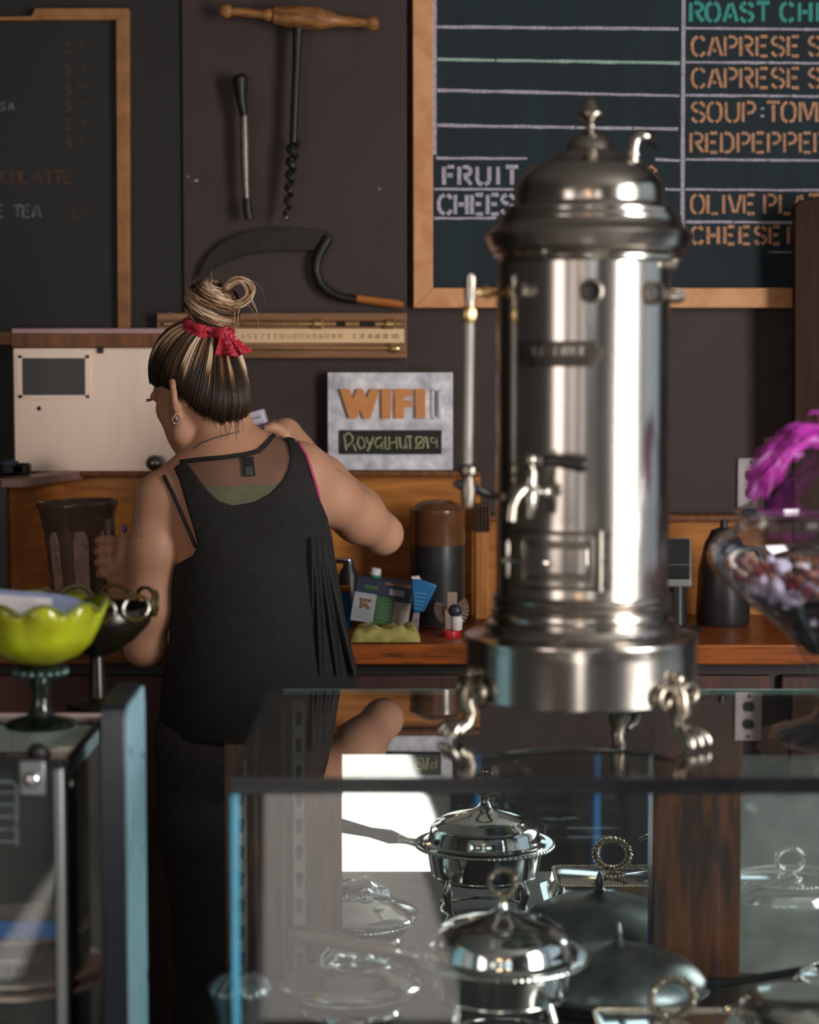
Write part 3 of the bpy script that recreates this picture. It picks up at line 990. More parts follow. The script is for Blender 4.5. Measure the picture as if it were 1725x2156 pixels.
cp = R8 @ (Vector((-.022, 0, .098)) - Vector((.055, 0, 0))) + b + Vector((.055, 0, 0))
MB().lathe(cp, [(0, 0), (.013, 0), (.013, .004), (.0115, .005), (.0112, .016), (.009, .018), (0, .018)], 20, R8).build('cap', m_white, mc)
MB().lathe(cp, [(.0135, 0), (.014, .001), (.0138, .0045), (.0125, .005)], 20, R8).build('cap_ring', M('green_ring', A(50, 120, 80), 0.5), mc)

# folded yellow cloth
p0, p1 = W(738, 1352, 3.87), W(884, 1352, 3.87)
vs, fs = [], []
nx, ny = 30, 12
for j in range(ny + 1):
    for i in range(nx + 1):
        u, v = i / nx, j / ny
        x = p0.x + (p1.x - p0.x) * u
        y = 3.835 + .075 * v
        e = min(1, min(u, 1 - u) * 9) ** .5 * min(1, min(v, 1 - v) * 6) ** .5
        z = zc1 + .002 + e * (.024 + .004 * math.sin(u * 19 + v * 5) + .003 * math.sin(v * 17 + u * 7) + random.uniform(-.0012, .0012))
        vs.append((x, y, z))
for j in range(ny):
    for i in range(nx):
        a = j * (nx + 1) + i
        fs.append((a, a + 1, a + nx + 2, a + nx + 1))
o = MB().add(vs, fs).build('cleaning_cloth', M('yellow_cloth', A(150, 142, 80), 0.95, var=0.3, nscale=50, bump=0.6), ang=180, solid=.003)
tag(o, 'crumpled yellow green cleaning cloth on the front edge of the counter', 'cloth')

# blue pouch standing on its tip
b = on(878, 3.95)
pc = thing('blue_pouch', b, 'blue pointed sachet stood upright between the carton and the canister', 'sachet')
k = sc(3.95)
z1 = W(0, 1215, 3.95).z
def pch(pts):
    return pxo(pts, 3.95)
MB().prism(pch([(866, 1213), (921, 1232), (893, 1288), (870, 1289)]), 3.945, 3.957).build('pouch', M('blue_foil', A(26, 92, 140), 0.35, var=0.15), pc, bevel=.003)
g = pch([(870, 1289), (884, 1289), (880, 1318), (861, 1320)])
zz = min(p[1] for p in g)
g = [(x, max(zc1, z) if z > zz + .004 else zc1) for x, z in g]
MB().prism(g, 3.944, 3.958).build('printed_neck', M('mixed_print', A(120, 108, 112), 0.5, var=0.6, nscale=90), pc, bevel=.002)
MB().prism(pch([(866, 1214), (882, 1212), (886, 1219), (868, 1218)]), 3.943, 3.959).build('torn_edge', m_paper, pc)
gg = MB()
for i in range(5):
    gg.prism(pch([(873, 1246 + i * 8), (900 - i * 3, 1250 + i * 8), (900 - i * 3, 1252 + i * 8), (873, 1248 + i * 8)]), 3.944, 3.946)
gg.build('print_lines', M('light_blue_print', A(70, 140, 170), 0.5), pc, smooth=False)

# pleated rosette, small bottle, red lid
b = on(945, 4.0)
ro = thing('paper_rosette', b, 'pleated cream paper rosette leaning against the canister', 'rosette')
cx, cz = W(948, 1283, 4.0).x, W(948, 1283, 4.0).z
def fan(a0, a1, r0, r1, n):
    vs, fs = [], []
    for i in range(n + 1):
        a = a0 + (a1 - a0) * i / n
        yy = 4.0 + (.004 if i % 2 else -.004)
        for r in (r0, r1):
            vs.append((cx + r * math.cos(a), yy, cz + r * math.sin(a)))
    for i in range(n):
        fs.append((i * 2, i * 2 + 2, i * 2 + 3, i * 2 + 1))
    return MB().add(vs, fs)
m_cream = M('cream_paper', A(142, 122, 110), 0.8, var=0.15)
fan(2.6, 4.4, .006, .032, 16).build('left_fan', m_cream, ro, solid=.001, smooth=False)
fan(-.75, .65, .006, .038, 14).build('right_fan', m_cream, ro, solid=.001, smooth=False)
MB().prism(pxo([(942, 1246), (963, 1247), (962, 1285), (941, 1285)], 3.992), 3.99, 3.998).build('paper_tab', m_cream, ro, bevel=.001)
g = pxo([(936, 1280), (962, 1280), (955, 1318), (938, 1318)], 3.996)
g = [(x, z if i < 2 else zc1) for i, (x, z) in enumerate(g)]
MB().prism(g, 3.994, 4.003).build('paper_stem', m_cream, ro, bevel=.001)
b = on(962, 3.935)
bo = thing('small_bottle', b, 'small white bottle with a round black cap on a red lid', 'bottle')
zl = zc1 + .013
MB().lathe(b + Vector((0, 0, .013)), [(0, 0), (.010, 0), (.011, .002), (.0125, .022), (.010, .028), (0, .028)], 24).build('body', m_white, bo)
MB().ball(b + Vector((-.003, -.002, .052)), (.014, .013, .013)).build('cap', m_navy, bo)
b2 = on(950, 3.935)
rl = thing('red_lid', b2, 'flat red plastic lid lying at the counter edge under the small bottle', 'lid')
MB().lathe(b2, [(0, 0), (.019, 0), (.020, .002), (.019, .011), (.017, .0128), (0, .0128)], 32).build('disc', M('red_plastic', A(168, 32, 42), 0.35), rl)
MB().torus(b2 + Vector((0, 0, .0115)), .0175, .0012, seg=32, sub=6).build('rim', M('red_plastic_rim', A(180, 44, 50), 0.35), rl)

# blue box and tap near the woman's side
b = on(718, 4.1)
bx = thing('snack_box', b, 'bright blue box with a yellow and red top edge beside the woman', 'box')
zt2 = W(0, 1243, 4.1).z
MB().box((b.x - .025, 4.08, b.z), (b.x + .019, 4.12, zt2), RY(math.radians(10)), (b.x, 4.1, b.z)).build('box_body', M('sky_blue_card', A(36, 120, 196), 0.4), bx, bevel=.002) if False else MB().box((b.x - .025, 4.08, b.z), (b.x + .019, 4.12, zt2)).build('box_body', M('sky_blue_card', A(36, 120, 196), 0.4), bx, bevel=.002)
MB().box((b.x - .0255, 4.0795, zt2), (b.x + .0195, 4.1205, zt2 + .008)).build('yellow_edge', M('yellow_card', A(176, 130, 50), 0.5), bx, bevel=.001)
MB().box((b.x + .008, 4.079, zt2 - .004), (b.x + .0196, 4.1206, zt2 + .001)).build('red_corner', M('red_card', A(160, 50, 60), 0.5), bx, bevel=.001)
b = on(716, 4.2)
tp = thing('soap_dispenser', b, 'black dispenser with a shiny metal top behind the blue box', 'dispenser')
zt3 = W(0, 1180, 4.2).z
MB().lathe(b + Vector((.018, 0, 0)), [(0, 0), (.022, 0), (.022, zt3 - b.z - .03), (.012, zt3 - b.z - .012), (.011, zt3 - b.z), (0, zt3 - b.z)], 24).build('bottle', m_blkp, tp)
m_chrome = M('chrome', (0.75, 0.76, 0.78), 0.12, 1.0, var=0.03)
MB().box((b.x - .022, 4.19, zt3 - .006), (b.x + .024, 4.215, zt3 + .006)).build('spout', m_chrome, tp, bevel=.004)
b = on(358, 4.1)
cd = MB().prism([(b.x - .008, zc1), (b.x + .016, zc1), (b.x + .008, zc1 + .05), (b.x - .004, zc1 + .048)], 4.1, 4.104).build('folded_card', m_paper, bevel=.0005)
tag(cd, 'small folded white card standing between her left arm and back', 'card')

# wooden post with a dark grille at the end of the wainscot
pz = W(0, 1120, 4.2).z
lo, hi = slab(1000, 1120, 1030, 1335, 4.2, 4.25)
ps = thing('counter_post', ((lo[0] + hi[0]) / 2, 4.225, zc1), 'short tan wooden post with a dark ribbed block on top, left of the urn', 'post')
MB().box((lo[0], 4.2, zc1), (hi[0], 4.25, hi[2])).build('shaft', m_post, ps, bevel=.003)
g = MB()
zt4 = W(0, 1062, 4.2).z
MB().box((lo[0] - .002, 4.198, hi[2]), (hi[0] + .002, 4.252, zt4)).build('block', m_red, ps, bevel=.002)
for i in range(4):
    x = lo[0] + .004 + i * .0075
    g.box((x, 4.194, hi[2] + .003), (x + .003, 4.199, zt4 - .003))
g.build('slats', m_dkwood, ps)

# card terminal on its stand and a dark round tin
b = on(1428, 4.02)
ct = thing('card_terminal', b, 'black card terminal with a pale edge on a dark stand, right of the urn', 'terminal')
z0, z1 = W(0, 1236, 4.0).z, W(0, 1132, 4.0).z
MB().lathe(b, [(0, 0), (.05, 0), (.05, .008), (.02, .014), (.018, z0 - zc1 + .02), (0, z0 - zc1 + .02)], 24).build('stand', m_blkp, ct)
rt = RX(math.radians(-14))
ab = (b.x, 4.0, z0)
MB().box((b.x - .05, 3.995, z0), (b.x + .027, 4.012, z1), rt, ab).build('case', M('pale_plastic', A(120, 122, 120), 0.4), ct, bevel=.004)
MB().box((b.x - .047, 3.990, z0 + .015), (b.x + .023, 3.996, z1 - .003), rt, ab).build('screen', M('screen_glass', A(36, 38, 42), 0.1, spec=0.6), ct, bevel=.003)
MB().box((b.x - .047, 3.989, z0 + .043), (b.x + .023, 3.9905, z0 + .045), rt, ab).build('screen_divider', M('grey_line', A(70, 78, 96), 0.4), ct)
b = on(1525, 4.12)
tn = thing('black_kettle', b, 'round black kettle on the counter behind the glass jar', 'kettle')
zz = W(0, 1128, 4.1).z - zc1
MB().lathe(b, [(0, 0), (.052, 0), (.056, .01), (.052, zz * .6), (.04, zz * .9), (.03, zz), (0, zz)], 32).build('body', m_blkp, tn)
MB().lathe(b, [(.03, zz), (.026, zz + .01), (.008, zz + .016), (.008, zz + .03), (0, zz + .032)], 24).build('lid', m_blkp, tn)
MB().tube([b + Vector((.04, 0, zz * .85)), b + Vector((.07, 0, zz * .84)), b + Vector((.088, 0, zz * .6)), b + Vector((.08, 0, zz * .3)), b + Vector((.05, 0, zz * .22))], .007, 10).build('handle', m_blkp, tn)
# ------------------------------------------------------------------ main display case
m_glass = glass('case_glass', (0.93, 0.97, 0.955), gain=1.7)
m_glassf = glass('front_glass', (0.95, 0.975, 0.97), dust=0.004)
m_gedge = M('glass_edge', A(20, 110, 140, 0.55), 0.2, spec=0.8)
m_gedge2 = M('lit_glass_edge', A(120, 160, 152), 0.3, spec=0.8)
m_rail = M('black_rail', (0.008, 0.009, 0.011), 0.3, spec=0.4)
m_mirror, _nt, _b = new_mat('mirror')
_b.inputs['Base Color'].default_value = (0.86, 0.89, 0.88, 1)
_b.inputs['Metallic'].default_value = 1
_b.inputs['Roughness'].default_value = 0.015
_n = _nt.nodes.new('ShaderNodeTexNoise')
_n.inputs['Scale'].default_value = 2.0
_r = _nt.nodes.new('ShaderNodeMapRange')
_r.inputs['To Min'].default_value = 0.0
_r.inputs['To Max'].default_value = 0.03
_nt.links.new(_n.outputs['Fac'], _r.inputs['Value'])
_nt.links.new(_r.outputs[0], _b.inputs['Roughness'])
XL, XR = -0.29, 0.95
ZS = 0.60
def bx(name, lo, hi, mat, par, bevel=0.0, smooth=True):
    return MB().box(lo, hi).build(name, mat, par, bevel=bevel, smooth=smooth)
dc = thing('display_case', (0.32, 2.79, 0), 'long glass counter case full of old silver dishes, with the urn on top', 'display case')
bx('base', (XL, YF + .01, 0), (XR, YB, ZS - .02), m_dark, dc, .004)
bx('shelf', (XL, YF + .01, ZS - .02), (XR, YB, ZS), M('dark_shelf', (0.008, 0.009, 0.010), 0.35, spec=0.4), dc, .001)
xs = (480 - 862.5) / F * YF
bx('glass_edge_strip', (xs, YF - .001, ZS), (xs + .0105, YF + .008, ZG - .022), m_gedge, dc, .001)
bx('front_pane', (xs + .0105, YF, ZS), (XR, YF + .006, ZG - .022), m_glassf, dc, smooth=False)
bx('front_rail', (xs, YF - .002, ZG - .022), (XR, YF + .010, ZG - .009), m_rail, dc, .001)
bx('top_pane', (xs, YF - .003, ZG - .008), (XR, YB, ZG), m_glass, dc, smooth=False)
bx('back_edge', (W(597, 1458, YB).x, YB, ZG - .008), (XR, YB + .003, ZG + .0005), m_gedge2, dc)  # glass edge with its bright highlight put into the colour and length
bx('front_edge', (xs, YF - .006, ZG - .008), (XR, YF - .003, ZG), m_rail, dc)
bx('side_pane', (xs, YF + .008, ZS), (xs + .005, 3.088, ZG - .009), m_glass, dc, smooth=False)
xm0 = (720 - 862.5) / F * 3.095 / math.cos(TH) * 1.0
xsp = W(598, 1760, 3.09).x
bx('back_panel', (xsp, 3.09, ZS), (W(720, 1760, 3.09).x, YB, ZG - .009), m_oldwood, dc)
bx('back_panel', (XL, 3.09, ZS), (xsp - .0005, YB, .968), m_oldwood, dc)
mo = MB()
xq = W(598, 1800, 3.085).x
mo.box((xq - .004, 3.078, ZS), (xq + .004, 3.09, ZG - .01)).box((xq + .010, 3.081, ZS), (xq + .014, 3.09, ZG - .01))
mo.build('moulding', m_oldwood, dc, bevel=.001)
xa, xb, xc = W(720, 1760, 3.10).x, W(1375, 1760, 3.07).x, W(1562, 1760, 3.07).x
ZM = .953
bx('header', (xa, 3.085, ZM), (XR, YB, ZG - .009), m_rail, dc, .002)
bx('mirror_pane', (xa + .001, 3.10, ZS), (xb + .004, YB, ZM), m_mirror, dc, smooth=False)
m_dusty = M('dusty_mirror', (0.80, 0.86, 0.84), 0.05, 1.0, var=0.05, nscale=4, rvar=0.03)
_nt = m_dusty.node_tree
_p = _nt.nodes['Principled BSDF']
_d = _nt.nodes.new('ShaderNodeBsdfDiffuse')
_d.inputs[0].default_value = (0.42, 0.47, 0.45, 1)
_mx = _nt.nodes.new('ShaderNodeMixShader')
_no = _nt.nodes.new('ShaderNodeTexNoise')
_no.inputs['Scale'].default_value = 9
_no.inputs['Detail'].default_value = 5
_mr = _nt.nodes.new('ShaderNodeMapRange')
_mr.inputs['To Min'].default_value = 0.15
_mr.inputs['To Max'].default_value = 0.5
_nt.links.new(_no.outputs['Fac'], _mr.inputs['Value'])
_nt.links.new(_mr.outputs[0], _mx.inputs[0])
_nt.links.new(_p.outputs[0], _mx.inputs[1])
_nt.links.new(_d.outputs[0], _mx.inputs[2])
_nt.links.new(_mx.outputs[0], _nt.nodes['Material Output'].inputs[0])
tag(bx('mirror_pane', (xc - .004, 3.10, ZS), (XR, YB, ZM), m_dusty, dc, smooth=False), 'dusty greenish mirror pane')
bx('centre_stile', (xb, 3.07, ZS), (xc, 3.10, ZG - .009), m_oldwood, dc, .003)
# keyhole shelf standards
m_std = M('grey_standard', A(104, 100, 96), 0.5, 0.4, var=0.2, nscale=40)
m_hole = M('keyhole_shadow', (0.012, 0.011, 0.01), 0.8)
def standard(px, Yp, zt=ZG - .012):
    x = W(px, 1760, Yp).x
    hw = 13 * sc(Yp)
    cu = bpy.data.curves.new('shelf_standard', 'CURVE')
    cu.dimensions = '2D'
    cu.fill_mode = 'BOTH'
    cu.extrude = .001
    def spline(pts):
        s = cu.splines.new('POLY')
        s.points.add(len(pts) - 1)
        for i, (a, b) in enumerate(pts):
            s.points[i].co = (a, b, 0, 1)
        s.use_cyclic_u = True
    h = zt - ZS
    spline([(-hw, 0), (hw, 0), (hw, h), (-hw, h)])
    step = 58 * sc(Yp)
    z = h - .02
    while z > .03:
        r, w, L = .0062, .0036, .017
        pts = []
        for i in range(15):
            a = -0.62 + (PI + 1.24) * i / 14
            pts.append((r * math.cos(a), z + r * math.sin(a)))
        pts += [(-w, z - L), (w, z - L)]
        spline(pts)
        z -= step
    ob = bpy.data.objects.new('tmp', cu)
    COL.objects.link(ob)
    dg = bpy.context.evaluated_depsgraph_get()
    me = bpy.data.meshes.new_from_object(ob.evaluated_get(dg))
    bpy.data.objects.remove(ob)
    mb = MB()
    mb.add([(x + v.co.x, Yp + v.co.z, ZS + v.co.y) for v in me.vertices], [tuple(p.vertices) for p in me.polygons])
    o = mb.build('shelf_standard', m_std, dc, smooth=False)
    bk = MB().box((x - hw + .001, Yp + .0012, ZS), (x + hw - .001, Yp + .004, zt - .001)).build('backing', m_hole, o)
    return o
standard(550, 3.075, .972)
standard(630, 3.075)

# ------------------------------------------------------------------ silver in the case
m_silver = M('old_silver', (0.78, 0.77, 0.74), 0.13, 1.0, var=0.1, nscale=20, rvar=0.07)
m_silver2 = M('bright_silver', (0.85, 0.86, 0.86), 0.09, 1.0, var=0.06, nscale=20, rvar=0.04)
m_tarn = M('tarnished_silver', (0.15, 0.18, 0.19), 0.36, 0.9, var=0.35, nscale=18, rvar=0.12)
m_brn = M('tarnished_brass', (0.44, 0.385, 0.31), 0.3, 1.0, var=0.3, nscale=60)
m_hand = wood('dark_handle_wood', (0.035, 0.025, 0.02), (0.07, 0.045, 0.035), 0.3, 8, (1, 8, 8), 0.6)
def ring_handle(parent, c, R, r, mat, yaw=0.0, squash=(1, 1)):
    o = MB().torus(c, R, r, RZ(yaw) @ RX(PI / 2), 96, 10, squash, mod=lambda a: 1 + .28 * math.cos(26 * a)).build('ring_handle', mat, parent)
    MB().lathe(Vector(c) - Vector((0, 0, R * squash[1] + r + .006)), [(0, 0), (.009, 0), (.010, .003), (.006, .006), (.006, .010), (0, .011)], 20).build('ferrule', mat, o)
    return o
def rope(c, R, r, n=90, mat=None, parent=None, name='rope_edge', squash=(1, 1)):
    return MB().torus(c, R, r, None, n * 4, 8, squash, mod=lambda a: 1 + .3 * math.cos(n * a)).build(name, mat, parent)
def chafer(x, y, zr, label):
    t = thing('chafing_dish', (x, y, ZS), label, 'chafing dish')
    st = MB()
    st.torus((x, y, zr - .052), .088, .005, seg=48)
    st.torus((x, y, ZS + .012), .075, .003, seg=48)
    st.build('stand_ring', m_silver, t)
    for k in range(4):
        a = PI / 4 + k * PI / 2
        u = Vector((math.cos(a), math.sin(a), 0))
        c = Vector((x, y, 0))
        MB().tube([c + u * .088 + Vector((0, 0, zr - .05)), c + u * .096 + Vector((0, 0, zr - .07)), c + u * .084 + Vector((0, 0, ZS + .02)), c + u * .094 + Vector((0, 0, ZS + .004)), c + u * .104 + Vector((0, 0, ZS + .006))], [.006, .008, .005, .006, .005], 10).build('leg', m_silver, t)
    MB().lathe((x, y, 0), [(0, zr - .052), (.08, zr - .052), (.094, zr - .048), (.099, zr - .02), (.101, zr - .003), (.119, zr), (.121, zr + .002), (.119, zr + .004), (.09, zr + .003), (.06, zr - .002), (0, zr - .002)], 72).build('pan', m_silver, t)
    rope((x, y, zr + .001), .1205, .0026, 80, m_silver, t)
    lid = MB().lathe((x, y, zr), [(.106, .0045), (.107, .007), (.099, .009), (.0965, .016), (.095, .028), (.088, .037), (.079, .041), (.0765, .0445), (.068, .049), (.045, .056), (.022, .061), (.012, .067), (.0085, .074), (.0075, .082), (0, .083)], 72).build('lid', m_silver2, t)
    ring_handle(t, (x, y, zr + .083 + .0235), .0185, .0044, m_brn, .1)
    h = [Vector((x - .115, y - .005, zr)), Vector((x - .135, y - .006, zr + .004)), Vector((x - .15, y - .007, zr + .008)), Vector((x - .165, y - .008, zr + .011)), Vector((x - .20, y - .011, zr + .018)), Vector((x - .25, y - .014, zr + .029)), Vector((x - .285, y - .016, zr + .036)), Vector((x - .30, y - .017, zr + .038))]
    MB().tube(h[:3], [.008, .006, .009], 12).build('socket', m_silver, t)
    MB().tube(h[2:], [.009, .0125, .009, .0125, .0145, .009], 14).build('handle', m_hand, t)
    return t
chafer(.131, 2.768, .727, 'silver chafing dish with domed lid, rope ring and dark wooden handle in the case')
# wide dark domed pan with finial and long handle
x, y = .315, 2.952
t = thing('domed_pan', (x, y, ZS), 'tarnished oval domed pan with a finial knob and long black handle', 'domed pan')
sq = lambda r, z, a: (r * (1 + .14 * math.cos(a) ** 2), z)
MB().lathe((x, y, ZS), [(0, 0), (.09, 0), (.108, .006), (.115, .022), (.121, .025), (.121, .029), (.114, .029)], 64, mod=sq).build('pan', m_tarn, t)
MB().lathe((x, y, ZS), [(.118, .0295), (.118, .034), (.112, .044), (.098, .060), (.072, .074), (.044, .082), (.026, .085), (.018, .089), (.010, .0925), (0, .093)], 64, mod=sq).build('lid', m_tarn, t)
MB().lathe((x, y, ZS + .092), [(0, 0), (.009, 0), (.010, .003), (.0065, .007), (.007, .013), (.0078, .018), (.0055, .024), (.005, .028), (.0025, .033), (0, .035)], 20).build('finial', m_tarn, t)
MB().tube([Vector((x + .125, y - .02, ZS + .032)), Vector((x + .16, y - .03, ZS + .04)), Vector((x + .25, y - .06, ZS + .066)), Vector((x + .34, y - .09, ZS + .092))], [.008, .009, .0105, .008], 12, flat=.6).build('handle', M('black_handle', (0.012, 0.018, 0.018), 0.2, spec=0.8), t)
# rectangular covered dish
x, y = .362, 2.695
zt5 = .652
t = thing('rectangular_dish', (x, y, ZS), 'rectangular covered silver dish with a big rope ring handle at the front of the case', 'covered dish')
def rrect(hx, hy, r, n=6):
    out = []
    for cx_, cy_, a0 in ((hx - r, hy - r, 0), (-hx + r, hy - r, PI / 2), (-hx + r, -hy + r, PI), (hx - r, -hy + r, 1.5 * PI)):
        for i in range(n + 1):
            a = a0 + PI / 2 * i / n
            out.append((cx_ + r * math.cos(a), cy_ + r * math.sin(a)))
    return out
def rloft(c, secs, name, mat, par):
    vs, fs = [], []
    n = None
    for hx, hy, r, z in secs:
        o = rrect(hx, hy, r)
        n = len(o)
        vs += [(c[0] + a, c[1] + b, z) for a, b in o]
    for i in range(len(secs) - 1):
        for k in range(n):
            fs.append((i * n + k, i * n + (k + 1) % n, (i + 1) * n + (k + 1) % n, (i + 1) * n + k))
    fs.append(tuple(range(n))[::-1])
    fs.append(tuple((len(secs) - 1) * n + k for k in range(n)))
    return MB().add(vs, fs).build(name, mat, par)
rloft((x, y), [(.09, .06, .02, ZS), (.11, .08, .03, ZS + .014), (.125, .092, .03, ZS + .016), (.125, .092, .03, ZS + .019)], 'tray', m_silver, t)
rloft((x, y), [(.113, .08, .028, ZS + .0195), (.113, .08, .028, ZS + .024), (.106, .074, .022, ZS + .036), (.103, .071, .016, zt5 - .001), (.1, .068, .014, zt5)], 'lid', m_silver2, t)
e = rrect(.1025, .0705, .016, 5)
pts = []
for i in range(len(e)):
    a, b = Vector(e[i]), Vector(e[(i + 1) % len(e)])
    m = max(1, int((b - a).length / .0045))
    pts += [a + (b - a) * j / m for j in range(m)]
g = MB()
for p_ in pts:
    g.ball((x + p_.x, y + p_.y, zt5 - .0005), .0026, 8)
g.build('beaded_edge', m_brn, t)
ring_handle(t, (x, y, zt5 + .039), .030, .006, m_brn, 0.15, (1, .88))
g = MB()
for k in range(18):
    a = 2 * PI * k / 18
    g.ball((x + .022 * math.cos(a), y + .014 * math.sin(a), zt5 + .002), .0032, 8)
g.lathe((x, y, zt5), [(0, .005), (.012, .005), (.02, .0), (0, 0)], 24)
g.build('handle_base', m_brn, t)
# round covered dish on the left with a leaf shaped grip
x, y = -.087, 2.914
t = thing('round_dish', (x, y, ZS), 'round covered silver dish with a wavy leaf-shaped grip, left of the chafing dish', 'covered dish')
MB().lathe((x, y, ZS), [(0, 0), (.07, 0), (.075, .003), (.072, .008), (.086, .022), (.093, .034), (.102, .0385), (.103, .0415), (.096, .0415)], 64).build('bowl', m_silver, t)
rope((x, y, ZS + .0355), .0965, .0022, 70, m_silver, t)
ZS0, ZS = ZS, ZS - .0515
MB().lathe((x, y, ZS), [(.104, .0935), (.106, .096), (.102, .101), (.088, .108), (.07, .113), (.066, .116), (.045, .124), (.02, .13), (0, .131)], 64).build('lid', m_silver2, t)
vs, fs = [], []
nu, nv = 18, 8
for j in range(nv + 1):
    for i in range(nu + 1):
        u, v = i / nu * 2 - 1, j / nv * 2 - 1
        wv = (1 - abs(u) ** 2.2) * .028
        vs.append((x + u * .052 + .006, y + v * wv, ZS + .126 + (1 - u * u) * .03 - .014 * v * v + .004 * math.sin(5 * v + 2 * u) * abs(v) + .003 * math.sin(9 * u)))
for j in range(nv):
    for i in range(nu):
        a = j * (nu + 1) + i
        fs.append((a, a + 1, a + nu + 2, a + nu + 1))
MB().add(vs, fs).build('leaf_grip', m_silver2, t, ang=180, solid=.002)
MB().tube([(x - .046, y, ZS + .116), (x - .044, y, ZS + .135), (x - .03, y, ZS + .15), (x - .01, y, ZS + .154)], .0028, 10).build('leaf_stem', m_silver2, t)
ZS = ZS0
# small fluted dish in the corner
x, y = -.236, 2.72
t = thing('fluted_dish', (x, y, ZS), 'small dark fluted covered dish in the left corner of the case', 'covered dish')
MB().lathe((x, y, ZS), [(0, 0), (.025, 0), (.029, .02), (.036, .07), (.041, .09), (.039, .092)], 40).build('bowl', m_tarn, t)
MB().lathe((x, y, ZS), [(.043, .0925), (.043, .096), (.038, .103), (.027, .112), (.012, .118), (0, .119)], 60, mod=lambda r, z, a: (r * (1 + .04 * math.cos(14 * a)), z + .002 * math.cos(14 * a) * min(1, r / .03))).build('lid', m_tarn, t)
MB().ball((x, y, ZS + .124), (.006, .006, .007)).build('knob', m_tarn, t)
# low round dish at the right front
x, y = .518, 2.63
t = thing('low_dish', (x, y, ZS), 'plain round silver dish with a flat lid at the right front of the case', 'covered dish')
MB().lathe((x, y, ZS), [(0, 0), (.05, 0), (.055, .03), (.066, .085), (.073, .1), (.073, .103), (.066, .103)], 56).build('bowl', m_silver, t)
MB().lathe((x, y, ZS), [(.071, .1035), (.072, .106), (.066, .112), (.058, .1155), (.054, .1165), (.03, .118), (0, .1185)], 56).build('lid', m_silver, t)
MB().tube([(x - .072, y - .01, ZS + .101), (x - .086, y - .012, ZS + .105), (x - .098, y - .014, ZS + .098)], [.004, .0045, .003], 8).build('lug', m_silver2, t)
# oval dish further right
x, y = .655, 2.82
t = thing('oval_dish', (x, y, ZS), 'oval covered silver dish with a plain ring handle, right end of the case', 'covered dish')
ov = lambda r, z, a: (r * (1 - .18 * math.sin(a) ** 2), z)
MB().lathe((x, y, ZS), [(0, 0), (.085, 0), (.10, .02), (.115, .045), (.118, .048), (.11, .05)], 56, mod=ov).build('bowl', m_silver, t)
MB().lathe((x, y, ZS), [(.114, .0505), (.114, .054), (.104, .07), (.095, .078), (.09, .0795), (0, .0805)], 56, mod=ov).build('lid', m_silver2, t)
MB().torus((x, y, ZS + .081), .093, .0025, None, 280, 8, mod=lambda a: 1 + .3 * math.cos(70 * a), squash=(1, .83)).build('rope_edge', m_silver, t)
o = MB().torus((x, y, ZS + .112), .021, .0042, RX(PI / 2), 56, 10, (1.1, .95)).build('ring_handle', m_silver2, t)
MB().lathe((x, y, ZS + .0805), [(0, 0), (.022, 0), (.02, .004), (.01, .008), (0, .009)], 28).build('handle_base', m_silver2, t)

# ------------------------------------------------------------------ the coffee urn
yu = 2.764
cu = G(1221, 1549, ZG)
xu = (1221 - 862.5) / F * math.sqrt(yu ** 2 + .51 ** 2)
m_urn = M('nickel_plate', (0.52, 0.49, 0.45), 0.2, 1.0, var=0.12, nscale=7, rvar=0.06, stretch=(1, 1, .25))
m_urn2 = M('nickel_fitting', (0.46, 0.43, 0.38), 0.22, 1.0, var=0.15, nscale=40)
m_urnd = M('aged_nickel', (0.34, 0.31, 0.27), 0.34, 1.0, var=0.2, nscale=30)
ur = thing('coffee_urn', (xu, yu, ZG), 'tall antique nickel coffee urn with domed lid and taps, standing on the glass case', 'coffee urn')
S = F / yu
def zy(yy, r=0.0, Y=yu):         # height of a mark seen at row yy on the near side of a ring of radius r (pixels)
    d = Y - r / S
    return ZC - d * math.tan(TH + math.atan((yy - 1078.0) / F))
def upro(lst):
    return [(r / S, zy(y_, r if fr_ else 0)) for y_, r, fr_ in lst]
zbot = zy(1501, 243, yu)
base = [(0, zbot + .004), (236 / S, zbot + .004), (240 / S, zbot), (244 / S, zbot + .002)] + upro([(1478, 244, 1), (1400, 244, 1), (1382, 245, 1), (1374, 247, 1), (1369, 246, 1), (1366, 238, 1), (1362, 226, 1), (1357, 214, 1), (1350, 207, 1), (1343, 204, 1), (1334, 200, 1), (1330, 192, 1), (1327, 188, 1)])
base.append((0, base[-1][1]))
c0 = Vector((xu, yu, 0))
MB().lathe(c0, base, 96).build('base_drum', m_urn, ur, ang=28)
body = upro([(1327, 188, 1), (1322, 191, 1), (1312, 192, 1), (1304, 190, 1), (1302, 186, 1), (1300, 185, 1), (1297, 190, 1), (1291, 193, 1), (1286, 190, 1), (1284, 184, 1), (1281, 188, 1), (1276, 190, 1), (1271, 188, 1), (1268, 184, 1), (1262, 182, 1), (1100, 182, 1), (900, 182, 1), (700, 182, 1), (547, 182, 1)])
MB().lathe(c0, [(0, body[0][1])] + body + [(0, body[-1][1])], 96).build('body', m_urn, ur, ang=28)
lx = xu + 12 / S
cl = Vector((lx, yu, 0))
col = upro([(547, 182, 1), (545, 186, 1), (540, 190, 1), (533, 191, 1), (530, 198, 1), (524, 203, 1), (520, 198, 1), (517, 202, 1), (512, 209, 1), (506, 216, 0), (500, 219, 0), (494, 217, 0), (487, 207, 0), (480, 198, 0), (475, 194, 0), (470, 193, 0), (467, 188, 0), (462, 188, 0), (456, 186, 0), (453, 178, 0), (446, 179, 0), (439, 176, 0), (434, 166, 0)])
MB().lathe(cl, [(0, col[0][1])] + col + [(0, col[-1][1])], 96).build('cornice', m_urn, ur, ang=28)
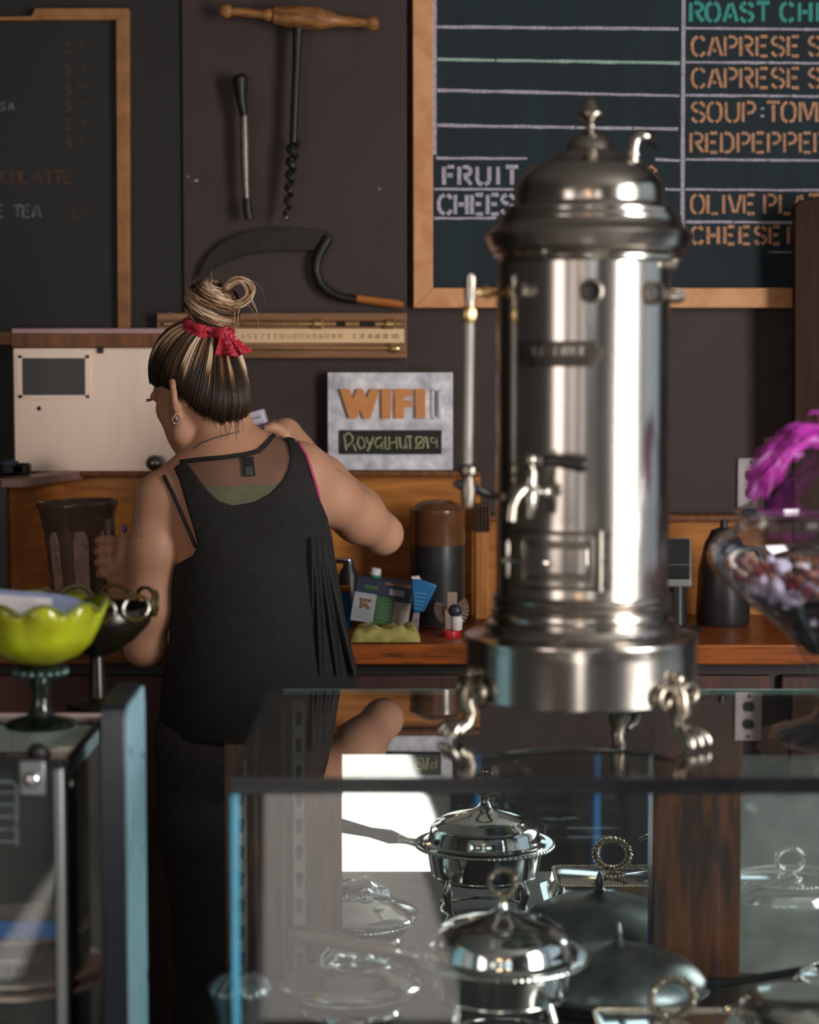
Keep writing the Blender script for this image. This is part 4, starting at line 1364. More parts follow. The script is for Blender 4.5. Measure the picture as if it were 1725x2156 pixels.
lid = upro([(434, 158, 0), (430, 155, 0), (415, 155, 0), (400, 154, 0), (385, 150, 0), (372, 141, 0), (362, 130, 0), (354, 122, 0), (349, 114, 0), (345, 104, 0), (341, 94, 0), (334, 82, 0), (327, 72, 0), (322, 65, 0), (319, 59, 0), (317, 55, 0), (315, 50, 0)])
lb_ = MB().lathe(cl, [(0, lid[0][1])] + lid + [(0, lid[-1][1])], 96).build('lid', m_urn, ur, ang=28)
fin = upro([(317, 52, 0), (312, 51, 0), (304, 48, 0), (296, 43, 0), (288, 34, 0), (282, 22, 0), (277, 13, 0), (270, 9, 0), (265, 10, 0), (259, 8, 0), (255, 13, 0), (249, 21, 0), (244, 27, 0), (240, 28, 0), (236, 26, 0), (229, 20, 0), (221, 16, 0), (213, 12, 0), (208, 6, 0), (206, 0, 0)])
MB().lathe(cl, fin, 48).build('finial', m_urn2, lb_, ang=50)
# bent steam pipe on the lid
yp_ = yu - .01
pp = MB().tube([W(1330, 350, yp_), W(1332, 335, yp_), W(1334, 312, yp_), W(1338, 294, yp_), W(1348, 285, yp_), W(1360, 286, yp_), W(1371, 292, yp_ + .01)], [.0085, .0085, .008, .008, .0075, .007, .0065], 14)
pp.tube([W(1330, 346, yp_), W(1331, 338, yp_)], .0125, 16).tube([W(1332, 328, yp_), W(1333, 322, yp_)], .0115, 16)
pp.build('steam_pipe', m_urn2, ur)
MB().tube([W(1364, 287, yp_), W(1376, 296, yp_ + .015), W(1384, 305, yp_ + .03)], [.0085, .0095, .007], 14).build('pipe_nozzle', m_iron, ur)
MB().tube([W(1286, 326, yu - .01), W(1300, 330, yu - .012), W(1318, 338, yu - .012)], [.006, .005, .005], 10).build('pipe_arm', m_urn, ur)
rb = 182 / S
def ang(px, rr=182):
    return math.asin(max(-1, min(1, (px - 1222) / rr)))
def radial(a, r, z):
    return Vector((xu + r * math.sin(a), yu - r * math.cos(a), z))
def fit(name, px, py, prof, mat, seg=32, aim=None):
    a = ang(px)
    z = zy(py, 182 * math.cos(a))
    o = radial(a, rb, z)
    aa = a if aim is None else aim
    d = Vector((math.sin(aa), -math.cos(aa), 0))
    q = Vector((0, 0, 1)).rotation_difference(d).to_matrix()
    return MB().lathe(o, prof, seg, q).build(name, mat, ur)
port = [(.0165, -.004), (.0165, .006), (.0155, .010), (.0125, .012), (.011, .010), (.0095, .006), (.0095, -.002), (0, -.002)]
for px, py, aim in ((1221, 613, None), (1350, 617, .36)):
    f_ = fit('sight_port', px, py, port if aim is None else [(.0165, -.02)] + port, m_urnd, aim=aim)
    a = ang(px)
    z = zy(py, 182 * math.cos(a))
    a_d = a if aim is None else aim
    q = Vector((0, 0, 1)).rotation_difference(Vector((math.sin(a_d), -math.cos(a_d), 0))).to_matrix()
    MB().lathe(radial(a, rb + .001, z), [(0, .004), (.0092, .004), (.0092, 0), (0, 0)], 24, q).build('dark_pane', m_black, f_)
fit('boss', 1096, 612, [(.011, -.003), (.011, .012), (.008, .015), (.008, .018), (0, .019)], m_urn2)
fit('side_boss', 1402, 622, [(.011, -.003), (.011, .012), (.008, .015), (.008, .019), (0, .02)], m_urn2, aim=1.45)
fit('side_plug', 1386, 556, [(.008, -.003), (.008, .012), (.006, .016), (0, .017)], m_urn2)
# gauge glass on the left
gx, gy_ = 988, yu - .045
gp = lambda px, py: W(px, py, gy_)
gg = MB()
gg.tube([gp(991, 578), gp(991, 583)], .0035, 12).tube([gp(991, 583), gp(991, 630)], .0085, 18).tube([gp(990, 630), gp(990, 645)], .0065, 12)
gg.build('gauge_head', m_urn2, ur)
gg = MB().tube([gp(990, 645), gp(990, 656), gp(989, 668), gp(989, 680)], [.0085, .0105, .0105, .0075], 8)
gg.build('gauge_nut', m_brass, ur)
gg = MB().tube([gp(995, 615), W(1022, 616, gy_ + .01), W(1050, 617, gy_ + .02), W(1075, 617, yu - .06)], [.004, .0065, .004, .0035], 12)
gg.ball(W(1026, 614, gy_ + .01), .0095, 16)
gg.build('gauge_arm', m_brass, ur)
MB().tube([gp(988, 680), gp(986, 830), gp(984, 978)], .0072, 16).build('gauge_tube', M('gauge_glass', A(140, 134, 128), 0.08, spec=1.0, var=0.04), ur)
MB().tube([gp(986, 976), gp(986, 984), gp(986, 996), gp(986, 1003)], [.008, .0135, .0135, .008], 10).build('lower_nut', m_urnd, ur)
MB().tube([gp(986, 1003), gp(986, 1030), gp(985, 1066)], [.007, .011, .008], 14).build('lower_valve', m_urnd, ur)
MB().tube([gp(955, 1017), gp(965, 1018), gp(990, 1024), gp(1015, 1034), W(1045, 1044, gy_ + .01)], [.003, .0075, .008, .0055, .004], 14).build('valve_lever', M('blue_black_lever', (0.02, 0.024, 0.035), 0.25, spec=0.8), ur)
MB().tube([W(990, 1030, gy_), W(1030, 1042, yu - .03), W(1060, 1046, yu - .05)], .005, 10).build('valve_arm', m_urnd, ur)
# name plate
za, zb_ = zy(772, 170), zy(718, 170)
n1 = MB().cyl((xu, yu), rb - .002, ang(1082), ang(1232), za, zb_, rb + .003)
n1.cyl((xu, yu), rb - .002, ang(1230), ang(1244), za + .008, zb_ - .008, rb + .003)
m_plt = M('dark_bronze', (0.09, 0.082, 0.07), 0.42, 0.8, var=0.3, nscale=60)
m_let = M('worn_lettering', (0.22, 0.205, 0.18), 0.4, 0.8)
npl = n1.build('name_plate', m_plt, ur, bevel=.001)
g = MB()
nmz0, nmz1 = zy(748, 170), zy(730, 170)
def platetext(mb, s, px0, adv, z0, z1, w):
    for i, ch in enumerate(s):
        for st in GL.get(ch, []):
            pts = []
            for u, v in st:
                px = px0 + i * adv + u * adv * .9
                a = ang(px)
                pts.append(radial(a, rb + .0032, z0 + (z1 - z0) * v))
            mb.tube(pts, w, 6)
platetext(g, 'ER', 1112, 12, nmz0, nmz1, .0009)
platetext(g, 'PAUER', 1152, 12, nmz0, nmz1, .0009)
g.build('plate_lettering', m_let, npl)
g = MB()
for zz0, x0, x1 in ((zy(756, 170), 1128, 1222), (zy(766, 170), 1128, 1216)):
    x = x0
    while x < x1:
        w = random.uniform(3, 7)
        g.cyl((xu, yu), rb + .002, ang(x), ang(min(x1, x + w)), zz0 - .0016, zz0 + .0016, rb + .0036, 2)
        x += w + 2.5
g.build('small_lettering', m_iron, npl)
# tap on the near side
yt_ = yu - rb - .03
T_ = lambda px, py, dy=0: W(px, py, yt_ + dy)
tpp = MB()
tpp.tube([T_(1132, 1036, .04), T_(1128, 1035, .02), T_(1120, 1034)], [.010, .009, .009], 14)
tpp.tube([T_(1120, 985), T_(1119, 998), T_(1117, 1015), T_(1116, 1040), T_(1115, 1066), T_(1113, 1090)], [.005, .008, .0085, .0105, .0095, .007], 18)
tpp.tube([T_(1116, 1030, -.005), T_(1100, 1032, -.015), T_(1086, 1045, -.02), T_(1078, 1066, -.022), T_(1075, 1096, -.022)], [.0085, .0085, .008, .0075, .0075], 16)
tpp.ball(T_(1148, 1036, .012), (.008, .008, .009)).tube([T_(1120, 1036), T_(1148, 1036, .012)], .005, 12)
tp_ = tpp.build('tap', m_urn2, ur)
MB().ball(T_(1117, 968), (.0085, .0085, .009)).tube([T_(1118, 974), T_(1119, 990)], .0045, 12).build('tap_knob', m_urn2, tp_)
MB().tube([T_(1122, 968), T_(1140, 970), T_(1146, 971)], [.0045, .0065, .005], 12).build('lever_collar', m_urnd, tp_)
MB().tube([T_(1144, 970), T_(1160, 970, -.004), T_(1195, 974, -.008), T_(1228, 979, -.01), T_(1238, 980, -.01)], [.006, .0075, .009, .0105, .006], 16).build('lever_grip', M('black_grip', (0.015, 0.013, 0.012), 0.25, spec=0.7), tp_)
# fire door
a0, a1 = ang(1078), ang(1238)
d0, d1 = zy(1244, 175), zy(1118, 175)
dr = MB().cyl((xu, yu), rb - .003, a0, a1, d0, d1, rb + .0045, 20).build('fire_door', M('dark_nickel', (0.17, 0.155, 0.13), 0.36, 1.0, var=0.25, nscale=30), ur, bevel=.0015)  # darker than the urn body, so the moulding stands out
f = .0075
fr = MB()
b0, b1 = ang(1098), ang(1224)
e0, e1 = d0 + .014, d1 - .014
for (p0_, p1_, z0_, z1_) in ((b0 - .03, b1 + .03, d0 + .006, d0 + .013), (b0 - .03, b1 + .03, d1 - .013, d1 - .006), (b0 - .03, b0, d0 + .006, d1 - .006), (b1, b1 + .03, d0 + .006, d1 - .006)):
    fr.cyl((xu, yu), rb, p0_, p1_, z0_, z1_, rb + .0085, 14)
fr.build('door_moulding', m_urn, dr, bevel=.0015)
MB().cyl((xu, yu), rb, b0 + .03, b1 - .03, e0 + .008, e1 - .008, rb + .0065, 14).build('door_panel', m_urn, dr, bevel=.002)
a = ang(1140)
zk = zy(1185, 175)
q = Vector((0, 0, 1)).rotation_difference(Vector((math.sin(a), -math.cos(a), 0))).to_matrix()
MB().lathe(radial(a, rb + .006, zk), [(.004, 0), (.004, .004), (.0065, .006), (.0065, .010), (.004, .013), (0, .0135)], 20, q).build('door_knob', m_urn2, dr)
a = ang(1074)
T2 = lambda py, dr_=.012: radial(a, rb + dr_, zy(py, 175))
MB().tube([T2(1142), T2(1150), T2(1180), T2(1200), T2(1222)], [.003, .0045, .0042, .0045, .0035], 10).ball(T2(1186), (.012, .007, .005)).tube([T2(1186, .02), T2(1186, -.003)], .0045, 10).tube([T2(1186), radial(ang(1098), rb + .01, zy(1185, 175))], [.004, .003], 10).build('door_latch', m_urn2, dr)
hn = MB().cyl((xu, yu), rb - .002, ang(1242), ang(1266), d0 - .001, d1 + .004, rb + .006, 6).build('hinge_plate', m_urn, ur, bevel=.001)
a = ang(1241)
MB().tube([radial(a, rb + .007, d0), radial(a, rb + .007, d1)], .0038, 10).build('hinge_pin', m_urnd, hn)
for py in (1130, 1180, 1230):
    a = ang(1255)
    MB().ball(radial(a, rb + .0065, zy(py, 175)), .003, 10).build('hinge_screw', m_iron, hn)
# scrolled claw feet
for a_ in (math.radians(46), math.radians(-69), math.radians(-69 + 0 + 180 + 45)):
    R0 = 244 / S
    def P(r, t, z):
        return Vector((xu + r * math.sin(a_) + t * math.cos(a_), yu - r * math.cos(a_) + t * math.sin(a_), ZG + z))
    ft = MB()
    ft.tube([P(R0 + .004, 0, .085), P(R0 + .012, 0, .07), P(R0 + .013, 0, .05), P(R0 + .006, 0, .036), P(R0 + .012, 0, .022), P(R0 + .026, 0, .014)], [.008, .011, .013, .0105, .0115, .014], 16)
    for s_ in (-1, 1):
        sc_ = []
        for i in range(26):
            th_ = i / 25 * 2.1 * PI
            rr = .021 * (1 - .72 * i / 25)
            sc_.append(P(R0 + .006, s_ * (.006 + .021 - rr * math.cos(th_)), .062 + rr * math.sin(th_) * .9 + .004))
        ft.tube([P(R0 + .009, s_ * .003, .04)] + sc_, [.006] + [.0062 - .0015 * i / 25 for i in range(26)], 10)
    ft.ball(P(R0 + .006, 0, .09), (.010, .010, .011))
    fo = ft.build('foot', m_brn, ur)
    for t_ in (-.016, 0, .016):
        MB().tube([P(R0 + .022, t_ * .6, .026), P(R0 + .034, t_, .020), P(R0 + .042, t_ * 1.15, .011), P(R0 + .044, t_ * 1.2, .0055)], [.006, .008, .0075, .005], 12).build('claw', m_urn2, fo)

# ------------------------------------------------------------------ sweet jar on the right
yj = 2.73
xj = (1749 - 862.5) / F * math.sqrt(yj ** 2 + .51 ** 2)
m_jar = glass('jar_glass', (0.95, 0.95, 0.97), 1.5, gain=2.4)
Sj = F / yj
def jz(py):
    return ZC - yj * math.tan(TH + math.atan((py - 1078.0) / F))
jr = thing('footed_jar', (xj, yj, ZG), 'large clear footed glass jar of sweets with a lid, at the right edge', 'jar')
pj = [(0, ZG), (.086, ZG), (.088, ZG + .004), (.08, ZG + .009), (.05, ZG + .018), (.028, ZG + .028), (.022, ZG + .04)] + [(r, jz(y_)) for y_, r in ((1455, .026), (1430, .031), (1400, .039), (1357, .055), (1330, .071), (1290, .102), (1250, .138), (1210, .164), (1185, .173), (1168, .175), (1148, .172), (1128, .160), (1112, .143), (1102, .133), (1094, .130), (1086, .131))]
inner = [(r - .004, z) for r, z in pj[::-1] if z > jz(1400)]
MB().lathe((xj, yj, 0), pj + inner + [(0, jz(1392))], 72).build('bowl', m_jar, jr, ang=60)
lp = [(.128, jz(1085)), (.136, jz(1083)), (.137, jz(1076)), (.130, jz(1070)), (.118, jz(1060)), (.112, jz(1046)), (.106, jz(1030)), (.092, jz(1000)), (.07, jz(965)), (.045, jz(938)), (.024, jz(920)), (.016, jz(908)), (.018, jz(900)), (.026, jz(885)), (.028, jz(870)), (.024, jz(856)), (.012, jz(846)), (0, jz(843))]
li = [(r - .003, z - .003) for r, z in lp[11::-1] if r > .02]
MB().lathe((xj, yj, 0), lp[::-1][::-1], 72).build('lid', m_jar, jr, ang=60)
MB().torus((xj, yj, jz(1098)), .1315, .004, seg=72).build('neck_ring', m_jar, jr)
# sweets
rs = random.Random(5)
SW = {'white': (MB(), M('white_wrapper', A(190, 182, 204, .6), .35)), 'red': (MB(), M('red_sweet', A(104, 40, 48, .6), .35)), 'brown': (MB(), M('brown_sweet', A(112, 76, 58, .6), .4))}
for i in range(620):
    py = rs.uniform(1192, 1330)
    z = jz(py)
    rm = np.interp(py, [1190, 1210, 1250, 1290, 1330], [.166, .158, .132, .096, .064]) - .013
    a = rs.uniform(0, 2 * PI)
    r = rm * math.sqrt(rs.uniform(.25, 1))
    p_ = Vector((xj + r * math.cos(a), yj + r * math.sin(a), z + rs.uniform(-.004, .008)))
    w_ = math.sin(p_.x * 38 + 1.2) + math.sin(p_.z * 60 + p_.x * 20) + rs.gauss(0, .55)
    kind = 'white' if w_ > .25 else ('red' if rs.random() < .55 else 'brown')
    rot = Matrix.Rotation(rs.uniform(0, 3), 3, Vector((rs.random(), rs.random(), rs.random())).normalized())
    k = rs.uniform(.007, .012) * (1.25 if kind == 'white' else .9)
    SW[kind][0].ball(p_, (k, k * .8, k * .55), 10, rot)
for kind in SW:
    o = SW[kind][0].build('sweets', SW[kind][1])
    tag(o, 'the %s wrapped sweets in the mixed heap inside the footed glass jar' % kind, 'sweets', kind='stuff')
g = MB()
g.lathe((xj, yj, 0), [(0, jz(1375)), (.036, jz(1375)), (.062, jz(1332)), (.09, jz(1292)), (.118, jz(1258)), (0, jz(1250))], 40)
o = g.build('sugar_filling', M('dark_sugar', A(52, 46, 52), 0.6, var=0.4, nscale=60), None)
tag(o, 'dark grey layer of sugar at the bottom of the glass jar, under the sweets', 'sugar', kind='stuff')
# feather boa
m_fth, nt, b_ = new_mat('purple_feathers')
at = nt.nodes.new('ShaderNodeAttribute')
at.attribute_name = 'tone'
cr = nt.nodes.new('ShaderNodeValToRGB')
cr.color_ramp.elements[0].color = A(140, 30, 130) + (1,)
cr.color_ramp.elements[1].color = A(170, 130, 180) + (1,)
e = cr.color_ramp.elements.new(.6)
e.color = A(175, 40, 160) + (1,)
nt.links.new(at.outputs['Fac'], cr.inputs[0])
nt.links.new(cr.outputs[0], b_.inputs['Base Color'])
b_.inputs['Roughness'].default_value = .6
g = MB()
tones = []
cpts = [Vector(W(1588, 1040, yj - .05)), Vector(W(1612, 990, yj - .06)), Vector(W(1648, 945, yj - .06)), Vector(W(1690, 920, yj - .05)), Vector(W(1745, 912, yj - .03)), Vector(W(1800, 925, yj + .01))]
def spl(P_, t):
    n = len(P_) - 1
    f_ = min(t * n, n - 1e-6)
    i = int(f_)
    u = f_ - i
    p0, p1, p2, p3 = P_[max(i - 1, 0)], P_[i], P_[i + 1], P_[min(i + 2, n)]
    return .5 * ((2 * p1) + (p2 - p0) * u + (2 * p0 - 5 * p1 + 4 * p2 - p3) * u * u + (3 * p1 - p0 - 3 * p2 + p3) * u ** 3)
for i in range(700):
    t0 = rs.uniform(.0, .75)
    off = Vector((rs.gauss(0, .0065), rs.gauss(0, .010), rs.gauss(0, .0065)))
    ln = rs.uniform(.15, .3)
    pts = [spl(cpts, min(1, t0 + ln * k / 5)) + off * (1 + .25 * math.sin(k + i)) for k in range(6)]
    tone = min(1, max(0, rs.gauss(.38, .18) - off.z * 30 - off.x * 12))
    n0 = len(g.v)
    g.tube(pts, [.0008, .0018, .002, .0018, .0014, .0004], 5)
    tones += [tone] * (len(g.v) - n0)
o = g.build('feather_boa', m_fth)
at = o.data.attributes.new('tone', 'FLOAT', 'POINT')
at.data.foreach_set('value', tones)
tag(o, 'purple and pink feather boa draped over the lid of the glass jar', 'feather boa')

# ------------------------------------------------------------------ glass fruit bowl on the left
yw = 2.80
Sw = F / yw
xw = (90 - 862.5) / F * math.sqrt(yw ** 2 + .5 ** 2)
def wz(py, r=0):
    d = yw - r
    return ZC - d * math.tan(TH + math.atan((py - 1078.0) / F))
m_gb = bpy.data.materials.new('green_glass')
m_gb.use_nodes = True
nt = m_gb.node_tree
N, L = nt.nodes, nt.links
pb = N['Principled BSDF']
tcn = N.new('ShaderNodeTexCoord')
nz = N.new('ShaderNodeTexNoise')
nz.inputs['Scale'].default_value = 16
L.new(tcn.outputs['Object'], nz.inputs['Vector'])
crn = N.new('ShaderNodeValToRGB')
crn.color_ramp.elements[0].position = .35
crn.color_ramp.elements[0].color = A(112, 112, 20, .4) + (1,)
crn.color_ramp.elements[1].position = .7
crn.color_ramp.elements[1].color = A(160, 172, 36, .4) + (1,)
L.new(nz.outputs['Fac'], crn.inputs[0])
L.new(crn.outputs[0], pb.inputs['Base Color'])
pb.inputs['Roughness'].default_value = .12
pb.inputs['Coat Weight'].default_value = .6
trn = N.new('ShaderNodeBsdfTranslucent')
L.new(crn.outputs[0], trn.inputs[0])
mxn = N.new('ShaderNodeMixShader')
mxn.inputs[0].default_value = .35
L.new(pb.outputs[0], mxn.inputs[1])
L.new(trn.outputs[0], mxn.inputs[2])
L.new(mxn.outputs[0], N['Material Output'].inputs[0])
m_gst = M('dark_green_glass', (0.012, 0.022, 0.016), 0.06, spec=1.0)
bw = thing('pedestal_bowl', (xw, yw, ZG), 'yellow green scalloped glass bowl on a dark beaded pedestal, left edge', 'bowl')
def scal(r, z, a):
    k = max(0.0, (z - wz(1335)) / (wz(1273) - wz(1335)))
    s_ = abs(math.cos(a * 5 + .35))
    return r * (1 + .08 * math.sqrt(k) * s_ - .03 * math.sqrt(k)), z + (.014 * s_ - .007) * min(1, k) ** 2
pb_ = [(.012, wz(1398)), (.03, wz(1392)), (.055, wz(1376)), (.072, wz(1352)), (.081, wz(1322)), (.087, wz(1296)), (.093, wz(1273))]
MB().lathe((xw, yw, 0), pb_, 100, mod=scal).build('bowl', m_gb, bw, ang=180, solid=.004)
g = MB()
n = 140
g.tube([(xw + .097 * math.cos(a), yw + .097 * math.sin(a), wz(1273) + .014 * abs(math.cos(a * 5 + .35)) - .006) for a in [2 * PI * i / n for i in range(n)]], .003, 8, closed=True)
g.build('rim', M('rim_glass', A(96, 104, 50), 0.08, spec=1.0, coat=.5), bw)
st = [(0, ZG), (.05, ZG), (.052, ZG + .003), (.046, ZG + .008), (.02, ZG + .016), (.013, ZG + .03), (.012, wz(1460)), (.016, wz(1440)), (.013, wz(1432)), (.03, wz(1418)), (.037, wz(1412)), (.03, wz(1404)), (.014, wz(1398)), (.012, wz(1390)), (0, wz(1390))]
MB().lathe((xw, yw, 0), st, 40).build('pedestal', m_gst, bw)
g = MB()
for k in range(18):
    a = 2 * PI * k / 18
    g.ball((xw + .036 * math.cos(a), yw + .036 * math.sin(a), wz(1414)), .0055, 10)
g.build('beads', M('teal_bead_glass', (0.03, 0.09, 0.08), 0.05, spec=1.0), bw)
# ruffled dark dish behind
xd, yd_ = xw + .055, yw + .16
zd = ZC - yd_ * .1785
ZT = None
dd = thing('amber_dish', (xd, yd_, ZG), 'dark amber glass dish with a looped rim behind the green bowl', 'dish')
m_ambg = M('amber_dark_glass', (0.012, 0.010, 0.006), 0.25, spec=0.5)
zr_ = ZC - yd_ * math.tan(TH + math.atan((1276 - 1078.0) / F))
MB().lathe((xd, yd_, 0), [(0, ZG), (.045, ZG), (.045, ZG + .006), (.012, ZG + .014), (.009, zr_ - .075), (.03, zr_ - .066), (.055, zr_ - .05), (.078, zr_ - .026), (.088, zr_)], 48).build('dish_body', m_ambg, dd, solid=.003)
g = MB()
for k in range(9):
    a = 2 * PI * k / 9
    c_ = Vector((xd + .088 * math.cos(a), yd_ + .088 * math.sin(a), zr_ + .004))
    g.torus(c_, .022, .0035, RZ(a + PI / 2) @ RX(PI / 2), 28, 8, (1.15, .8))
g.build('looped_rim', M('amber_loop_glass', (0.07, 0.05, 0.012), 0.12, spec=1.0), dd)
# napkins
def sheet(name, pts, Y0, mat, label, cat, lean=.04):
    w = [W(x_, y_, Y0) for x_, y_ in pts]
    zmin = min(p.z for p in w)
    vs = [Vector((p.x, p.y + (p.z - zmin) * lean / .05 + .004 * math.sin(p.x * 60), p.z)) for p in w]
    o = MB().add(vs, [tuple(range(len(vs)))]).build(name, mat, smooth=False, solid=.003)
    return tag(o, label, cat)
sheet('napkin', [(-60, 1300), (-60, 1243), (40, 1250), (110, 1256), (150, 1262), (182, 1274), (178, 1284), (100, 1300)], 2.80, M('blue_grey_napkin', A(128, 138, 172), 0.8, var=0.06), 'blue grey paper napkin standing at the back of the green bowl', 'napkin')
sheet('napkin', [(-60, 1310), (-60, 1254), (60, 1262), (101, 1266), (104, 1276), (92, 1292), (80, 1310)], 2.765, m_paper, 'white paper napkin standing at the front of the green bowl', 'napkin')

# ------------------------------------------------------------------ chilled cabinet on the left
m_alu = M('satin_aluminium', (0.26, 0.28, 0.29), 0.4, 0.7, var=0.06, nscale=20)
m_gl2 = glass('cabinet_glass', (0.92, 0.97, 0.96))
cbf = G(140, 1597, ZG)
cbb = G(197, 1507, ZG)
xr_ = (cbf.x + cbb.x) / 2 + .004
yf2, yb2 = cbf.y, cbb.y
cb = thing('chilled_cabinet', (xr_ - .4, (yf2 + yb2) / 2, 0), 'low glass fronted chilled cabinet with steel corner fittings at the lower left', 'cabinet')
xl2 = -1.1
bx('plinth', (xl2, yf2 + .01, 0), (xr_, yb2, .56), m_dark, cb, .004)
bx('top_pane', (xl2, yf2, ZG - .008), (xr_, yb2, ZG), m_gl2, cb, smooth=False)
bx('back_strip', (xl2, yb2, ZG - .010), (xr_, yb2 + .006, ZG + .003), M('pale_strip', A(160, 140, 138), 0.4), cb, .001)
bx('front_trim', (xl2, yf2 - .006, ZG - .012), (xr_ - .004, yf2, ZG + .001), m_rail, cb, .001)
bx('side_trim', (xr_, yf2 - .004, ZG - .010), (xr_ + .005, yb2 + .004, ZG + .001), m_rail, cb, .001)
bx('front_pane', (xl2, yf2, .56), (xr_ - .014, yf2 + .006, ZG - .012), glass('cabinet_front', (0.93, 0.97, 0.97), dust=0.02), cb, smooth=False)
bx('corner_profile', (xr_ - .014, yf2 - .004, .56), (xr_ - .001, yf2 + .012, ZG - .012), m_alu, cb, .003)
bx('side_frame', (xr_ - .004, yf2 + .012, .56), (xr_, yb2, ZG - .04), m_dark, cb)
bx('upper_side', (xr_ - .006, yf2 + .014, ZG - .075), (xr_ - .004, yb2, ZG - .012), M('pale_liner', A(110, 130, 134), 0.4), cb)
bx('back_wall', (xl2, yb2 - .012, .56), (xr_ - .006, yb2, ZG - .012), M('dark_liner', A(40, 46, 48), 0.4), cb)
bx('upper_liner', (xl2, yb2 - .016, ZG - .05), (xr_ - .006, yb2 - .0125, ZG - .012), M('white_liner', (0.78, 0.82, 0.80), 0.4), cb)
bx('cabinet_floor', (xl2, yf2 + .01, .56), (xr_ - .006, yb2 - .012, .57), m_rail, cb)
p = W(68, 1640, yf2 - .008)
hb = bx('hinge_bracket', (p.x - .017, yf2 - .008, p.z - .022), (p.x + .016, yf2 - .0005, ZG - .002), m_alu, cb, .002)
MB().ball((p.x, yf2 - .012, p.z), (.011, .008, .011)).build('bolt', m_chrome, hb)
p2 = W(78, 1584, yf2 + .012)
MB().lathe((p2.x, yf2 + .014, ZG), [(0, .018), (.006, .017), (.012, .012), (.014, .006), (.012, 0), (0, 0)], 24).build('stand_off', m_iron, hb)
MB().ball(W(100, 1588, yf2 + .03), (.006, .006, .005)).build('screw', m_iron, hb)
MB().ball(W(150, 1650, yf2 + .05), (.005, .005, .006)).build('side_screw', m_chrome, cb)
# wire rack
g = MB()
yk_ = yf2 + .09
fr_ = [W(-120, 1646, yk_), W(26, 1646, yk_), W(36, 1656, yk_), W(36, 1780, yk_)]
g.tube(fr_, .0026, 8)
for py in (1668, 1694, 1720, 1746, 1772):
    g.tube([W(-120, py, yk_), W(36, py, yk_)], .0016, 6)
g.build('wire_rack', M('grey_wire', (0.55, 0.68, 0.70), 0.3, 0.3), cb)
bx('blue_label_strip', tuple(slab(-150, 1940, 118, 1977, yf2 + .05, yf2 + .056)[0]), tuple(slab(-150, 1940, 118, 1977, yf2 + .05, yf2 + .056)[1]), M('bright_blue_strip', A(24, 116, 200), 0.4), cb, .001)
# stacked plates
m_china = M('cream_china', A(200, 180, 170), 0.25, spec=0.6, var=0.04)
for k, (py, r, lab) in enumerate(((2006, .10, 'single cream plate on the upper glass shelf of the chilled cabinet'), (2100, .115, 'upper of two cream plates low in the chilled cabinet'), (2126, .12, 'lower of two cream plates low in the chilled cabinet'))):
    yy = yf2 + .135
    c_ = W(8, py, yy - r)
    t = thing('plate', (c_.x, yy, c_.z), lab, 'plate', 'plates in the chilled cabinet')
    MB().lathe((c_.x, yy, c_.z), [(0, 0), (r * .55, 0), (r * .6, .003), (r * .97, .009), (r, .0105), (r * .97, .0125), (r * .6, .006), (0, .004)], 56).build('dish', m_china, t)
    MB().torus((c_.x, yy, c_.z + .0115), r * .985, .0012, seg=56, sub=6).build('rim', m_china, t)
bx('plate_shelf', (xl2, yf2 + .02, W(8, 2012, yf2 + .035).z - .006), (xr_ - .05, yb2 - .014, W(8, 2012, yf2 + .035).z - .002), glass('shelf_glass', (0.9, 0.95, 0.95)), cb, smooth=False)
bx('lower_shelf', (xl2, yf2 + .02, W(8, 2140, yf2 + .02).z - .008), (xr_ - .05, yb2 - .014, W(8, 2140, yf2 + .02).z - .004), glass('shelf_glass', (0.9, 0.95, 0.95)), cb, smooth=False)
p_ = W(20, 2060, yf2 + .1)
t = thing('cake_tongs', (p_.x, p_.y, p_.z), 'blue grey cake tongs leaning inside the chilled cabinet', 'tongs')
MB().tube([W(2, 2098, yf2 + .06), W(20, 2062, yf2 + .07), W(36, 2028, yf2 + .08)], [.005, .006, .005], 10).build('arm', M('blue_grey_metal', A(70, 110, 140), 0.35, 0.5), t)
MB().tube([W(-8, 2090, yf2 + .08), W(24, 2060, yf2 + .09), W(40, 2040, yf2 + .09)], [.004, .005, .004], 10).build('arm', M('dark_grey_metal', A(60, 70, 80), 0.35, 0.5), t)
# end panel with a rounded top
yp0, yp1 = 2.55, 2.715
xp1 = (264 - 862.5) / F * yp0
xp0 = (205 - 862.5) / F * yp0
ztp = W(0, 1487, yp0).z
ep = thing('end_panel', ((xp0 + xp1) / 2, (yp0 + yp1) / 2, 0), 'upright end panel with dark blue ribbed edge and pale side, between cabinet and case', 'panel')
o2 = [(yp0, 0), (yp0, ztp - .02), (yp0 + .004, ztp - .008), (yp0 + .016, ztp), (yp1 - .02, ztp + .006), (yp1 - .006, ztp), (yp1, ztp - .025), (yp1, 0)]
def yprism(pts, x0, x1):
    n = len(pts)
    vs = [(x0, a, b) for a, b in pts] + [(x1, a, b) for a, b in pts]
    fs = [tuple(range(n))[::-1], tuple(range(n, 2 * n))]
    for i in range(n):
        j = (i + 1) % n
        fs.append((i, j, j + n, i + n))
    return MB().add(vs, fs)
m_db = M('dark_blue_laminate', (0.006, 0.010, 0.02), 0.35, spec=0.35, var=0.25, nscale=10, stretch=(40, 40, .3))
yprism(o2, xp0, xp1 - .004).build('core', m_db, ep, bevel=.002)
o3 = [(a + (.002 if i < 4 else -.002), b - (.002 if b > 0 else 0)) for i, (a, b) in enumerate(o2)]
yprism(o3, xp1 - .004, xp1).build('side_face', M('pale_blue_laminate', (0.26, 0.46, 0.56), 0.3, spec=0.5, var=0.04), ep)
g = MB()
